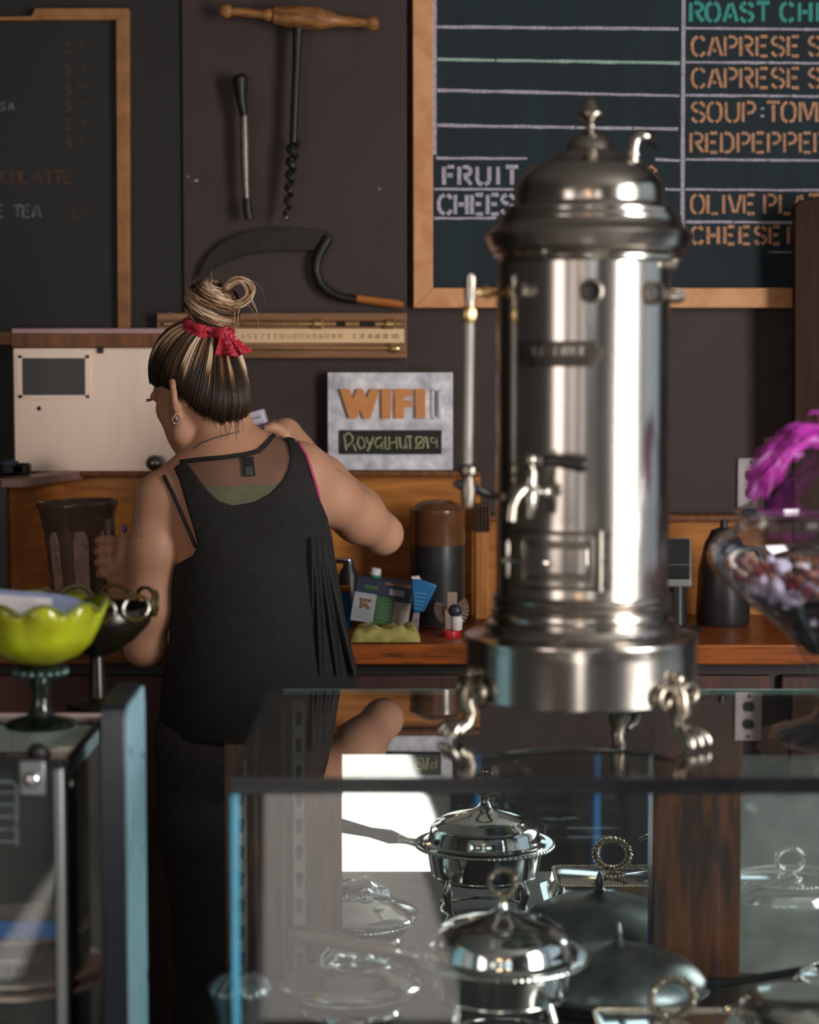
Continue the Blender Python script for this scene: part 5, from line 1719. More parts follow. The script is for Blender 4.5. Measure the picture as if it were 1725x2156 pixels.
for k in range(4):
    x_ = xp0 + .0035 + k * .0075
    g.tube([(x_, yp0 - .0005, .02), (x_, yp0 - .0005, ztp - .02), (x_, yp0 + .003, ztp - .006), (x_, yp0 + .016, ztp + .0012), (x_, yp1 - .02, ztp + .007)], .0012, 6)
g.build('ribs', M('rib_laminate', (0.015, 0.022, 0.04), 0.25, spec=0.6), ep)
g = MB()
for py, px in ((1580, 268), (1590, 294), (2055, 299)):
    Yh = (xp1) / ((px - 862.5) / F)
    p = W(px, py, Yh)
    g.lathe((xp1 - .001, Yh, p.z), [(.0055, 0), (.0055, .0016), (0, .0018)], 16, RY(PI / 2))
g.build('screw_holes', m_black, ep)

# ------------------------------------------------------------------ dark table added behind the camera to darken the reflections
m_bench = M('dark_bench', (0.02, 0.02, 0.022), 0.5)
bn = thing('added_dark_table', (.78, -.7, 0), 'added dark table with thin blue legs, darkens the reflection in the case mirror', 'table')
bx('top', (.10, -1.7, .80), (1.5, .34, .84), m_bench, bn, .004)
bx('darkening_panel', (.12, .24, .0), (1.5, .26, .80), m_bench, bn)  # added down to the floor so the mirror and front glass reflect dark
m_bl = M('blue_enamel', (0.03, 0.14, 0.35), 0.3, spec=0.6)
for x_, r_ in ((.20, .012), (.555, .014), (.72, .008), (1.44, .014)):
    MB().tube([(x_, .31, 0), (x_, .31, .80)], r_, 12).build('leg', m_bl, bn)
# ------------------------------------------------------------------ the woman
class Field:
    """signed distance field on a grid, built from tapered capsules and ellipsoids that melt into each other"""
    def __init__(s, lo, hi, h):
        s.h = h
        s.lo = np.array(lo, dtype=np.float32)
        s.n = np.ceil((np.array(hi) - np.array(lo)) / h).astype(int) + 1
        s.D = np.full(tuple(s.n), 0.12, dtype=np.float32)
    def sub(s, lo, hi, pad):
        a = np.clip(np.floor((np.array(lo) - pad - s.lo) / s.h).astype(int), 0, s.n)
        b = np.clip(np.ceil((np.array(hi) + pad - s.lo) / s.h).astype(int) + 1, 0, s.n)
        if np.any(b <= a):
            return None
        ax = [s.lo[i] + s.h * np.arange(a[i], b[i], dtype=np.float32) for i in range(3)]
        X, Y, Z = np.meshgrid(*ax, indexing='ij', sparse=True)
        return tuple(slice(a[i], b[i]) for i in range(3)), X, Y, Z
    def merge(s, sl, d, k):
        e = s.D[sl]
        if k <= 0:
            s.D[sl] = np.minimum(e, d)
            return
        h = np.clip(0.5 + 0.5 * (e - d) / k, 0, 1)
        s.D[sl] = e * (1 - h) + d * h - k * h * (1 - h)
    def cap(s, a, b, ra, rb, k=0.02):
        a, b = np.array(a, dtype=np.float32), np.array(b, dtype=np.float32)
        R = max(ra, rb)
        q = s.sub(np.minimum(a, b) - R, np.maximum(a, b) + R, 0.05)
        if q is None:
            return
        sl, X, Y, Z = q
        ab = b - a
        L = float(ab @ ab) + 1e-9
        t = np.clip(((X - a[0]) * ab[0] + (Y - a[1]) * ab[1] + (Z - a[2]) * ab[2]) / L, 0, 1)
        d = np.sqrt((X - a[0] - t * ab[0]) ** 2 + (Y - a[1] - t * ab[1]) ** 2 + (Z - a[2] - t * ab[2]) ** 2) - (ra + (rb - ra) * t)
        s.merge(sl, d, k)
    def chain(s, pts, rad, k=0.02):
        for i in range(len(pts) - 1):
            s.cap(pts[i], pts[i + 1], rad[i], rad[i + 1], k)
    def ell(s, c, r, k=0.03, ax=None):
        c = np.array(c, dtype=np.float32)
        R = max(r)
        q = s.sub(c - R, c + R, 0.05)
        if q is None:
            return
        sl, X, Y, Z = q
        X, Y, Z = X - c[0], Y - c[1], Z - c[2]
        if ax is None:
            u, v, w = X / r[0], Y / r[1], Z / r[2]
            g = np.sqrt((X / r[0] ** 2) ** 2 + (Y / r[1] ** 2) ** 2 + (Z / r[2] ** 2) ** 2)
        else:
            A_ = [X * m[0] + Y * m[1] + Z * m[2] for m in ax]
            u, v, w = A_[0] / r[0], A_[1] / r[1], A_[2] / r[2]
            g = np.sqrt((A_[0] / r[0] ** 2) ** 2 + (A_[1] / r[1] ** 2) ** 2 + (A_[2] / r[2] ** 2) ** 2)
        k0 = np.sqrt(u * u + v * v + w * w)
        d = k0 * (k0 - 1) / np.maximum(g, 1e-6)
        s.merge(sl, d, k)
    def axes(s):
        return [s.lo[i] + s.h * np.arange(s.n[i], dtype=np.float32) for i in range(3)]
    def surface_y(s, px, py, y0=3.45):
        """first point of the surface along the line of sight"""
        d = np.array(ray(px, py))
        d = d / d[1]
        o = np.array((0, 0, ZC))
        for i in range(1400):
            y = y0 + i * 0.0005
            p = o + d * y
            g = (p - s.lo) / s.h
            if np.any(g < 0) or np.any(g >= s.n - 1):
                continue
            gi = g.astype(int)
            f = g - gi
            c = s.D[gi[0]:gi[0] + 2, gi[1]:gi[1] + 2, gi[2]:gi[2] + 2]
            c = c[0] * (1 - f[0]) + c[1] * f[0]
            c = c[0] * (1 - f[1]) + c[1] * f[1]
            if c[0] * (1 - f[2]) + c[1] * f[2] < 0:
                return Vector(p)
        return None
def nets(D, lo, h):
    s = D < 0
    nx, ny, nz = D.shape
    cnt = np.zeros((nx - 1, ny - 1, nz - 1), dtype=np.int8)
    offs = [(i, j, k) for i in (0, 1) for j in (0, 1) for k in (0, 1)]
    for i, j, k in offs:
        cnt += s[i:nx - 1 + i, j:ny - 1 + j, k:nz - 1 + k]
    act = np.argwhere((cnt > 0) & (cnt < 8))
    idx = np.full(cnt.shape, -1, dtype=np.int32)
    idx[tuple(act.T)] = np.arange(len(act))
    val = {o: D[act[:, 0] + o[0], act[:, 1] + o[1], act[:, 2] + o[2]].astype(np.float64) for o in offs}
    acc = np.zeros((len(act), 3))
    c = np.zeros(len(act))
    for a in offs:
        for ax in range(3):
            if a[ax] == 0:
                b = list(a)
                b[ax] = 1
                b = tuple(b)
                m = (val[a] < 0) != (val[b] < 0)
                t = np.where(m, val[a] / np.where(m, val[a] - val[b], 1), 0)
                p = np.array(a, dtype=float)[None, :].repeat(len(act), 0)
                p[:, ax] = t
                acc[m] += p[m]
                c[m] += 1
    V = (act + acc / c[:, None]) * h + np.array(lo)
    Q = []
    for ax in range(3):
        b, d = [i for i in range(3) if i != ax]
        A0 = [slice(1, -1)] * 3
        A1 = [slice(1, -1)] * 3
        A0[ax] = slice(0, -1)
        A1[ax] = slice(1, None)
        e = np.argwhere(s[tuple(A0)] != s[tuple(A1)])
        g = e.copy()
        g[:, b] += 1
        g[:, d] += 1
        first = s[tuple(g.T)]
        def cell(db, dd):
            q = g.copy()
            q[:, b] += db
            q[:, d] += dd
            return idx[tuple(q.T)]
        q = np.stack([cell(-1, -1), cell(0, -1), cell(0, 0), cell(-1, 0)], 1)
        flip = first if ax != 1 else ~first
        q[~flip] = q[~flip][:, ::-1]
        Q.append(q)
    Q = np.concatenate(Q)
    Q = Q[(Q >= 0).all(1)]
    return V, Q
def polysdf(poly, xs, zs):
    X, Zz = np.meshgrid(xs, zs, indexing='ij')
    d = np.full(X.shape, 1e9)
    ins = np.zeros(X.shape, dtype=bool)
    n = len(poly)
    for i in range(n):
        ax_, az = poly[i]
        bx_, bz = poly[(i + 1) % n]
        ex, ez = bx_ - ax_, bz - az
        t = np.clip(((X - ax_) * ex + (Zz - az) * ez) / (ex * ex + ez * ez + 1e-12), 0, 1)
        d = np.minimum(d, (X - ax_ - t * ex) ** 2 + (Zz - az - t * ez) ** 2)
        m = ((az > Zz) != (bz > Zz)) & (X < (bx_ - ax_) * (Zz - az) / (bz - az + 1e-12) + ax_)
        ins ^= m
    return np.where(ins, -np.sqrt(d), np.sqrt(d))
def mesh_np(name, V, Q, mat, parent, smooth_it=0):
    me = bpy.data.meshes.new(name)
    o0 = np.array(world_loc(parent))
    me.from_pydata((V - o0).tolist(), [], Q.tolist())
    me.materials.append(mat)
    bm = bmesh.new()
    bm.from_mesh(me)
    bmesh.ops.recalc_face_normals(bm, faces=bm.faces)
    if smooth_it:
        for _ in range(smooth_it):
            bmesh.ops.smooth_vert(bm, verts=bm.verts, factor=0.5, use_axis_x=True, use_axis_y=True, use_axis_z=True)
    bm.to_mesh(me)
    bm.free()
    me.polygons.foreach_set('use_smooth', [True] * len(me.polygons))
    o = bpy.data.objects.new(name, me)
    COL.objects.link(o)
    o.parent = parent
    WL[o] = Vector(o0)
    return o
m_skin, nt, b_ = new_mat('skin')
no = nt.nodes.new('ShaderNodeTexNoise')
no.inputs['Scale'].default_value = 7
no.inputs['Detail'].default_value = 6
tc = nt.nodes.new('ShaderNodeTexCoord')
nt.links.new(tc.outputs['Object'], no.inputs['Vector'])
cr = nt.nodes.new('ShaderNodeValToRGB')
cr.color_ramp.elements[0].position = .3
cr.color_ramp.elements[1].position = .75
cr.color_ramp.elements[0].color = (0.56, 0.285, 0.175, 1)
cr.color_ramp.elements[1].color = (0.64, 0.345, 0.225, 1)
nt.links.new(no.outputs['Fac'], cr.inputs[0])
nt.links.new(cr.outputs[0], b_.inputs['Base Color'])
b_.inputs['Roughness'].default_value = .5
b_.inputs['Subsurface Weight'].default_value = .12
b_.inputs['Subsurface Radius'].default_value = (0.012, 0.005, 0.003)
b_.inputs['Subsurface Scale'].default_value = 1.0
m_cloth = M('black_jersey', A(38, 37, 37, .72), 0.85, var=0.15, nscale=60, spec=0.2)
m_trous = M('black_trousers', A(37, 36, 36, .3), 0.85, var=0.15, nscale=60, spec=0.2)

wm = thing('person', (-.297, 3.70, 0), 'woman in a black sheer-backed tank top with a bandana bun, back turned, holding a jug and a carton', 'person')
wm['label'] = 'woman in sheer-backed black tank top, red bandana round her bun, holding jug and carton'
Fb = Field((-.63, 3.52, -.01), (.0, 4.10, 1.69), .004)
TP = []                          # torso pieces, also used for the clothes
def tcap(*a): TP.append(('c', a))
def tell(*a): TP.append(('e', a))
def ap(f, lst):
    for k_, a in lst:
        (f.cap if k_ == 'c' else f.ell)(*a)
# torso
tell(W(522, 1110, 3.70), (.134, .085, .165), .05)
tell(W(508, 1035, 3.70), (.150, .078, .085), .05)
tell(W(525, 1300, 3.70), (.124, .085, .21), .06)
tell(W(525, 1540, 3.70), (.158, .112, .15), .06)
tell(W(455, 1070, 3.655), (.065, .035, .075), .04)      # shoulder blades
tell(W(590, 1060, 3.655), (.065, .035, .075), .04)
tcap(W(482, 957, 3.705), W(628, 985, 3.69), .047, .047, .03)
tcap(W(455, 965, 3.705), W(350, 1046, 3.69), .046, .044, .035)
tcap(W(470, 900, 3.72), W(492, 1000, 3.69), .050, .060, .04)
ap(Fb, TP)
# hips and legs
xc_ = -.297
for s_ in (-1, 1):
    Fb.chain([(xc_ + s_ * .082, 3.70, .86), (xc_ + s_ * .085, 3.705, .70), (xc_ + s_ * .08, 3.70, .47), (xc_ + s_ * .08, 3.69, .32), (xc_ + s_ * .08, 3.68, .09)], [.09, .082, .056, .055, .038], .03)
    Fb.chain([(xc_ + s_ * .08, 3.675, .05), (xc_ + s_ * .087, 3.76, .035), (xc_ + s_ * .095, 3.83, .026)], [.04, .036, .024], .03)
# left arm, elbow low by the counter edge, forearm reaching to the jug
Fb.chain([W(336, 1050, 3.69), W(322, 1160, 3.685), W(315, 1280, 3.69), W(306, 1358, 3.705)], [.0465, .0435, .0425, .0365], .02)
Fb.chain([W(305, 1362, 3.71), W(288, 1300, 3.77), W(266, 1240, 3.85), W(256, 1212, 3.885)], [.036, .040, .031, .026], .02)
# right arm, raised out to the side, forearm folded back up behind the shoulder
Fb.chain([W(642, 1002, 3.69), W(700, 1050, 3.74), W(758, 1090, 3.81), W(806, 1126, 3.875)], [.052, .047, .046, .036], .025)
Fb.chain([W(806, 1124, 3.88), W(760, 1072, 3.92), W(690, 1000, 3.96), W(626, 938, 3.99)], [.037, .039, .032, .024], .02)
# hands
Yh = 3.90
Fb.ell(W(250, 1172, Yh + .002), (.017, .021, .044), .015)
Fb.cap(W(256, 1212, 3.885), W(250, 1180, Yh), .025, .022, .02)
for k in range(4):
    y_ = 1138 + k * 23
    e_ = (2, 0, 1, 4)[k]
    Fb.chain([W(248, y_ + 4, Yh - .012), W(233, y_, Yh - .026), W(214 + e_, y_ - 1, Yh - .018), W(207 + e_, y_ + 1, Yh + .0), W(216 + e_, y_ + 3, Yh + .016)], [.0102, .0100, .0092, .0084, .0075], .005)
Fb.chain([W(255, 1196, Yh - .012), W(262, 1165, Yh - .014), W(263, 1138, Yh - .010), W(260, 1114, Yh - .004)], [.014, .0125, .0105, .0085], .008)
Fb.ell(W(602, 918, 4.0), (.030, .020, .036), .015)
Fb.cap(W(626, 938, 3.99), W(606, 918, 4.0), .024, .024, .02)
for k in range(4):
    y_ = 892 + k * 22
    Fb.chain([W(597, y_ + 6, 4.012), W(580, y_ + 2, 4.046), W(556, y_ + 5, 4.052), W(536, y_ + 9, 4.050)], [.0100, .0092, .0085, .0075], .005)
Fb.chain([W(604, 925, 3.985), W(588, 905, 3.965), W(574, 900, 3.955), W(560, 903, 3.950)], [.013, .0115, .0100, .0082], .008)
# head
yaw, pit = math.radians(42), math.radians(25)
hf = Vector((-math.sin(yaw) * math.cos(pit), math.cos(yaw) * math.cos(pit), -math.sin(pit)))
hu = Vector((-math.sin(yaw) * math.sin(pit), math.cos(yaw) * math.sin(pit), math.cos(pit)))
hl_ = hu.cross(hf)
HAX = (hf, hl_, hu)
hc = W(415, 800, 3.75)
def H(a, b, c):                  # forward, left, up from the middle of the head
    return hc + hf * a + hl_ * b + hu * c
Fb.ell(H(-.004, 0, .012), (.096, .074, .094), .02, HAX)
Fb.ell(H(-.034, 0, -.055), (.058, .055, .058), .03, HAX)
Fb.ell(H(.030, 0, -.045), (.060, .058, .078), .03, HAX)
for s_ in (-1, 1):
    Fb.chain([H(-.004, s_ * .054, -.055), H(.020, s_ * .050, -.100), H(.070, s_ * .014, -.122)], [.020, .0185, .016], .018)
    Fb.ell(H(.058, s_ * .038, -.036), (.024, .022, .018), .02, HAX)
    Fb.ell(H(.082, s_ * .030, .004), (.012, .024, .009), .015, HAX)
Fb.ell(H(.076, 0, -.120), (.016, .019, .015), .02, HAX)
Fb.ell(H(.035, 0, -.092), (.045, .044, .03), .02, HAX)
for s_ in (-1, 1):
    Fb.ell(H(.060, s_ * .030, -.078), (.022, .020, .034), .025, HAX)
Fb.chain([H(.088, 0, -.010), H(.101, 0, -.030), H(.112, 0, -.047)], [.009, .010, .011], .012)
for s_ in (-1, 1):
    Fb.ell(H(.100, s_ * .011, -.049), (.009, .007, .007), .006, HAX)
Fb.ell(H(.090, 0, -.070), (.009, .020, .006), .006, HAX)
Fb.ell(H(.088, 0, -.079), (.009, .017, .006), .006, HAX)
Fb.chain([H(-.032, 0, -.062), W(472, 900, 3.735), W(480, 960, 3.705)], [.046, .044, .055], .02)
# ears
for s_ in (-1, 1):
    e0 = H(-.004, s_ * (.072 if s_ > 0 else .058), -.046)
    eb = (hl_ * s_ * .30 - hf * .95).normalized()
    eu = (hu * .97 - hf * .22).normalized()
    pts, rr = [], []
    for i in range(11):
        th_ = math.radians(200 - 285 * i / 10)
        pts.append(e0 + eu * (.029 * math.sin(th_) + .004) + eb * (.012 + .019 * math.cos(th_)) + hl_ * s_ * .006 * math.cos(th_))
        rr.append(.0052)
    Fb.chain(pts, rr, .006)
    Fb.ell(e0 + eb * .007, (.011, .006, .024), .006, (eb, eb.cross(eu), eu))
    Fb.ell(e0 - eu * .029 + eb * .006, (.008, .006, .010), .008, (eb, eb.cross(eu), eu))
V, Q = nets(Fb.D, Fb.lo, Fb.h)
body = mesh_np('body', V, Q, m_skin, wm, 1)

def clothes(field, off, poly, name, mat, yref=3.62, sm=1, parent=wm):
    xs, ys, zs = field.axes()
    P_ = polysdf(pxo(poly, yref), xs, zs).astype(np.float32)
    D = np.maximum(field.D - off, P_[:, None, :])
    V, Q = nets(D, field.lo, field.h)
    return mesh_np(name, V, Q, mat, parent, sm)
Ft = Field((-.55, 3.54, .84), (-.13, 3.86, 1.45), .0036)
ap(Ft, TP)
scoop = [(592, 922), (603, 935), (610, 960), (608, 985), (595, 1012), (570, 1038), (535, 1056), (492, 1063), (462, 1053), (432, 1025), (405, 992), (385, 970)]
Fg = Field((-.55, 3.54, .84), (-.10, 3.86, 1.45), .0036)
ap(Fg, TP)
Fg.ell(W(528, 1330, 3.70), (.138, .098, .20), .05)
Fg.ell(W(540, 1480, 3.70), (.165, .118, .15), .05)
Fg.cap(W(655, 1150, 3.69), W(690, 1420, 3.69), .03, .045, .04)
top = [(385, 970), (362, 987), (376, 1012), (392, 1060), (408, 1112), (417, 1150), (405, 1170), (370, 1191), (330, 1205), (330, 1560), (790, 1560), (740, 1200), (700, 1110), (688, 1100), (682, 1082), (672, 1050), (655, 985), (635, 945), (612, 926)]
clothes(Fg, .006, top + scoop[:], 'tank_top', m_cloth)
def sheer(name, k, col):
    m = bpy.data.materials.new(name)
    m.use_nodes = True
    nt = m.node_tree
    N, L = nt.nodes, nt.links
    pb = N['Principled BSDF']
    pb.inputs['Base Color'].default_value = col + (1,)
    pb.inputs['Roughness'].default_value = .7
    tr = N.new('ShaderNodeBsdfTransparent')
    mx = N.new('ShaderNodeMixShader')
    wv = N.new('ShaderNodeTexNoise')
    wv.inputs['Scale'].default_value = 30
    tc = N.new('ShaderNodeTexCoord')
    L.new(tc.outputs['Object'], wv.inputs['Vector'])
    mr = N.new('ShaderNodeMapRange')
    mr.inputs['To Min'].default_value = k - .08
    mr.inputs['To Max'].default_value = k + .08
    L.new(wv.outputs['Fac'], mr.inputs['Value'])
    L.new(mr.outputs[0], mx.inputs[0])
    L.new(tr.outputs[0], mx.inputs[1])
    L.new(pb.outputs[0], mx.inputs[2])
    L.new(mx.outputs[0], N['Material Output'].inputs[0])
    return m
m_sheer = sheer('sheer_mesh', .42, (0.025, 0.024, 0.026))
clothes(Ft, .0015, [(432, 1023), (470, 1021), (560, 1020), (612, 1019), (612, 1085), (420, 1085)], 'bandeau', M('sage_bandeau', A(150, 152, 112), .8))
# the sheer yoke is an open skin in front of the back
xs, ys, zs = Ft.axes()
yoke = [(382, 972), (420, 967), (470, 963), (520, 956), (546, 949), (562, 934), (577, 917), (594, 920), (612, 930), (622, 960), (618, 990), (602, 1020), (575, 1047), (538, 1065), (492, 1072), (458, 1062), (424, 1030), (397, 997)]
P_ = polysdf(pxo(yoke, 3.62), xs, zs)
V, Q = nets(Ft.D - .0045, Ft.lo, Ft.h)
ii = np.clip(((V[:, [0, 2]] - Ft.lo[[0, 2]]) / Ft.h).round().astype(int), 0, np.array(P_.shape) - 1)
keep = (P_[ii[:, 0], ii[:, 1]] < 0) & (V[:, 1] < 3.715)
Q2 = Q[keep[Q].all(1)]
us = np.unique(Q2)
rm = np.full(len(V), -1)
rm[us] = np.arange(len(us))
mesh_np('sheer_yoke', V[us], rm[Q2], m_sheer, wm, 2)
# trousers and shoes
xs, ys, zs = Fb.axes()
D = np.maximum(Fb.D - .007, (zs - .96)[None, None, :])
D = np.maximum(D, (.085 - zs)[None, None, :])
D = np.maximum(D, np.maximum(ys - 3.86, -(xs + .60)[:, None, None] * 0 - 1)[None, :, None] if False else (ys - 3.86)[None, :, None])
D = np.maximum(D, (-.545 - xs)[:, None, None])
V, Q = nets(D, Fb.lo, Fb.h)
mesh_np('trousers', V, Q, m_trous, wm, 1)
D = np.maximum(Fb.D - .006, (zs - .095)[None, None, :])
D = np.maximum(D, (.002 - zs)[None, None, :])
V, Q = nets(D, Fb.lo, Fb.h)
mesh_np('shoes', V, Q, M('black_shoe_leather', (0.015, 0.015, 0.015), .4), wm, 1)
def on_skin(px, py, lift=.002, f=Fb):
    p = f.surface_y(px, py)
    if p is None:
        p = W(px, py, 3.66)
    return p - Vector((0, lift, 0))
def skinline(name, pts, r, mat, f=Fb, lift=.002, flat=None, n=6, seg=8, parent=wm):
    P2 = []
    for i in range(len(pts) - 1):
        for k in range(n):
            t = k / n
            P2.append((pts[i][0] + (pts[i + 1][0] - pts[i][0]) * t, pts[i][1] + (pts[i + 1][1] - pts[i][1]) * t))
    P2.append(pts[-1])
    return MB().tube([on_skin(x_, y_, lift, f) for x_, y_ in P2], r, seg, flat=flat).build(name, mat, parent, ang=180)
skinline('neckline_trim', [(381, 972), (420, 967), (470, 963), (520, 956), (546, 949), (562, 934), (577, 917)], .0042, m_cloth, Ft, .004)
skinline('shoulder_strap', [(346, 1002), (362, 1034), (382, 1080), (400, 1122), (413, 1153)], .0036, m_cloth, Fb, .002)
skinline('pink_strap', [(628, 932), (645, 958), (656, 990), (667, 1025), (674, 1060), (681, 1085)], .0030, M('pink_elastic', A(176, 62, 110), .6), Fb, .0035)
skinline('necklace', [(408, 944), (425, 932), (450, 923), (478, 915), (504, 909)], .0013, M('grey_chain', A(110, 104, 98), .3, .6), Fb, .001)
p = on_skin(522, 962, .009, Ft)
q_ = on_skin(527, 1002, .009, Ft)
hw = .0105
tg = MB().add([p + Vector((-hw, 0, 0)), p + Vector((hw, 0, .001)), q_ + Vector((hw, 0, .001)), q_ + Vector((-hw, 0, 0))], [(0, 1, 2, 3)]).build('care_label', m_cloth, wm, solid=.0008, smooth=False)
g = MB()
for i in range(5):
    a_ = p + (q_ - p) * (.55 + .085 * i)
    g.box((a_.x - .006, a_.y - .0016, a_.z - .0008), (a_.x + .007, a_.y - .0008, a_.z + .0004))
g.build('label_print', M('label_ink', A(96, 98, 108), .7), tg, smooth=False)
# sheer tail of the top hanging at her right hip
vs, fs = [], []
nu, nv = 30, 24
edgeL = lambda v: 655 + 5 * v
edgeR = lambda v: 684 + 74 * v ** 1.25
for j in range(nv + 1):
    v = j / nv
    for i in range(nu + 1):
        u = i / nu
        px = edgeL(v) + (edgeR(v) - edgeL(v)) * u
        w = W(px, 1130 + 290 * v, 3.62 + .035 * u)
        vs.append((w.x, w.y + v * .012 * math.sin(u * 17 + v * 2), w.z))
for j in range(nv):
    for i in range(nu):
        a_ = j * (nu + 1) + i
        fs.append((a_, a_ + 1, a_ + nu + 2, a_ + nu + 1))
MB().add(vs, fs).build('sheer_tail', sheer('sheer_tail_mesh', .8, (0.012, 0.013, 0.017)), wm, ang=180)

# ---- hair
m_hair, nt, b_ = new_mat('blonde_brown_hair')
at = nt.nodes.new('ShaderNodeAttribute')
at.attribute_name = 'tone'
cr = nt.nodes.new('ShaderNodeValToRGB')
cr.color_ramp.elements[0].color = (0.022, 0.016, 0.012, 1)
cr.color_ramp.elements[1].color = (0.75, 0.58, 0.42, 1)
for p_, c_ in ((.3, (0.10, 0.052, 0.026)), (.6, (0.38, 0.21, 0.10))):
    e = cr.color_ramp.elements.new(p_)
    e.color = c_ + (1,)
nt.links.new(at.outputs['Fac'], cr.inputs[0])
nt.links.new(cr.outputs[0], b_.inputs['Base Color'])
b_.inputs['Roughness'].default_value = .36
b_.inputs['Specular IOR Level'].default_value = .3
b_.inputs['Anisotropic'].default_value = .5
def ellv(p, c, r, ax):
    q = p - np.array(c)
    A_ = [q @ np.array(m) for m in ax]
    k0 = np.sqrt(sum((A_[i] / r[i]) ** 2 for i in range(3)))
    k1 = np.sqrt(sum((A_[i] / r[i] ** 2) ** 2 for i in range(3)))
    return k0 * (k0 - 1) / np.maximum(k1, 1e-6)
def hairsolid(p):
    a = ellv(p, H(-.005, 0, .013), (.101, .080, .099), HAX)
    b = ellv(p, H(-.036, 0, -.058), (.066, .062, .068), HAX)
    h = np.clip(.5 + .5 * (a - b) / .03, 0, 1)
    return a * (1 - h) + b * h - .03 * h * (1 - h)
def hairline(p):
    q = p - np.array(hc)
    a, b, c = q @ np.array(hf), q @ np.array(hu), np.abs(q @ np.array(hl_))
    line = np.interp(a, [-.1, -.065, -.045, -.02, .0, .025, .06, .09], [-.124, -.118, -.088, -.040, -.008, .002, .024, .048])
    line = line + .004 * np.sin(q @ np.array(hl_) * 210) + .003 * np.sin(q @ np.array(hl_) * 470 + 1)
    return b - line
Fh = Field(np.array(hc) - .14, np.array(hc) + .14, .0035)
X, Y_, Z_ = np.meshgrid(*Fh.axes(), indexing='ij')
pp_ = np.stack([X, Y_, Z_], -1).reshape(-1, 3).astype(np.float64)
D = np.maximum(hairsolid(pp_) + .001, -hairline(pp_)).reshape(X.shape)
V, Q = nets(D, Fh.lo, Fh.h)
cap = mesh_np('hair', V, Q, m_hair, wm, 1)
at = cap.data.attributes.new('tone', 'FLOAT', 'POINT')
at.data.foreach_set('value', np.full(len(cap.data.vertices), .1))
rng = np.random.default_rng(11)
td = (hu * .062 - hf * .065).normalized()
e1 = td.cross(Vector((0, 0, 1)) if abs(td.z) < .9 else Vector((1, 0, 0))).normalized()
e2 = td.cross(e1)
td, e1, e2 = (np.array(v) for v in (td, e1, e2))
tie = np.array(hc) + td * .099
NS, NP = 1500, 15
g = MB()
tones = []
nz1, nz2, nz3 = rng.random(64), rng.random(64), rng.random(64)
cN = np.array(H(-.012, 0, .0))
for i in range(NS):
    phi = rng.uniform(0, 2 * PI)
    ths = np.linspace(.20, 2.6, 44)
    dirs = np.cos(ths)[:, None] * td + np.sin(ths)[:, None] * (math.cos(phi) * e1 + math.sin(phi) * e2)
    lo_, hi_ = np.zeros(44), np.full(44, .16)
    for _ in range(14):
        mid = (lo_ + hi_) / 2
        ins = hairsolid(cN + dirs * mid[:, None]) < 0
        lo_, hi_ = np.where(ins, mid, lo_), np.where(ins, hi_, mid)
    P3 = cN + dirs * (lo_ + rng.uniform(.0002, .003))[:, None]
    ok = hairline(P3) > 0
    end = 44 if ok.all() else int(np.argmin(ok))
    if end < 6:
        continue
    end = max(6, min(end + 1 - int(abs(rng.normal(0, 1.1))), 44))
    sel = np.linspace(0, end - 1, NP)
    pts = np.stack([np.interp(sel, np.arange(44), P3[:, k]) for k in range(3)], 1)
    wig = rng.normal(0, .0009, 3)
    pts += np.sin(np.linspace(0, 3, NP))[:, None] * wig
    pts[0] = tie + (pts[0] - tie) * .6
    r0 = rng.uniform(.0008, .0016)
    n0 = len(g.v)
    g.tube(pts.tolist(), (r0 * np.concatenate([np.linspace(.7, 1, 4), np.ones(NP - 7), np.array([.8, .5, .15])])).tolist(), 5)
    cl1 = np.interp(phi * 10, np.arange(64), nz1)
    cl2 = np.interp(phi * 4, np.arange(64), nz2)
    base = float(np.clip((cl1 - .25) * 1.9 + (cl2 - .45) * .7 + rng.normal(0, .1), .02, 1))
    ex = .36 + .5 * np.interp(phi * 7, np.arange(64), nz3) + rng.normal(0, .06)
    tl = np.linspace(0, 1, NP)
    fade = np.clip((ex - tl) / .14 + .5, 0, 1)
    tv = .06 + (base - .06) * fade
    tv = np.clip(tv + rng.normal(0, .02), 0.0, 1)
    tones += np.repeat(tv, 5).tolist()
hs = g.build('hair_strands', m_hair, wm, ang=180)
at = hs.data.attributes.new('tone', 'FLOAT', 'POINT')
at.data.foreach_set('value', tones)
# bun
g = MB()
tones = []
bc_ = W(448, 643, 3.725)
bz = Vector((.42, -.30, .86)).normalized()
bx1 = bz.cross(Vector((0, 1, 0))).normalized()
by1 = bz.cross(bx1)
g.ball(bc_, (.046, .044, .036), 24)
tones += [.12] * len(g.v)
for i in range(620):
    lat = rng.uniform(-1, 1)
    a0_ = rng.uniform(0, 2 * PI)
    span = rng.uniform(1.2, 2.8)
    sh_ = rng.uniform(.96, 1.1)
    tilt = rng.normal(0, .22)
    pts = []
    for k in range(16):
        t = k / 15
        a = a0_ + span * t
        la = np.clip(lat + tilt * (t - .5), -1, 1)
        cl_ = math.cos(la * 1.25)
        pts.append(bc_ + (bx1 * math.cos(a) * .050 * cl_ + by1 * math.sin(a) * .047 * cl_ + bz * math.sin(la * 1.25) * .042) * sh_)
    n0 = len(g.v)
    r0 = rng.uniform(.0009, .0019)
    g.tube(pts, [r0 * min(1, .25 + 4 * min(k, 15 - k) / 15) for k in range(16)], 5)
    b0_ = np.clip(.55 + .45 * math.sin(lat * 9 + 1.5 + a0_) + rng.normal(0, .12), .04, 1)
    tones += [float(np.clip(b0_ * (.75 + .3 * math.sin(3 * k / 15 + a0_)), .03, 1)) for k in range(16) for _ in range(5)]
lc = W(500, 616, 3.715)
la1 = Vector((.95, .1, .30)).normalized()
la2 = Vector((-.25, -.25, .93)).normalized()
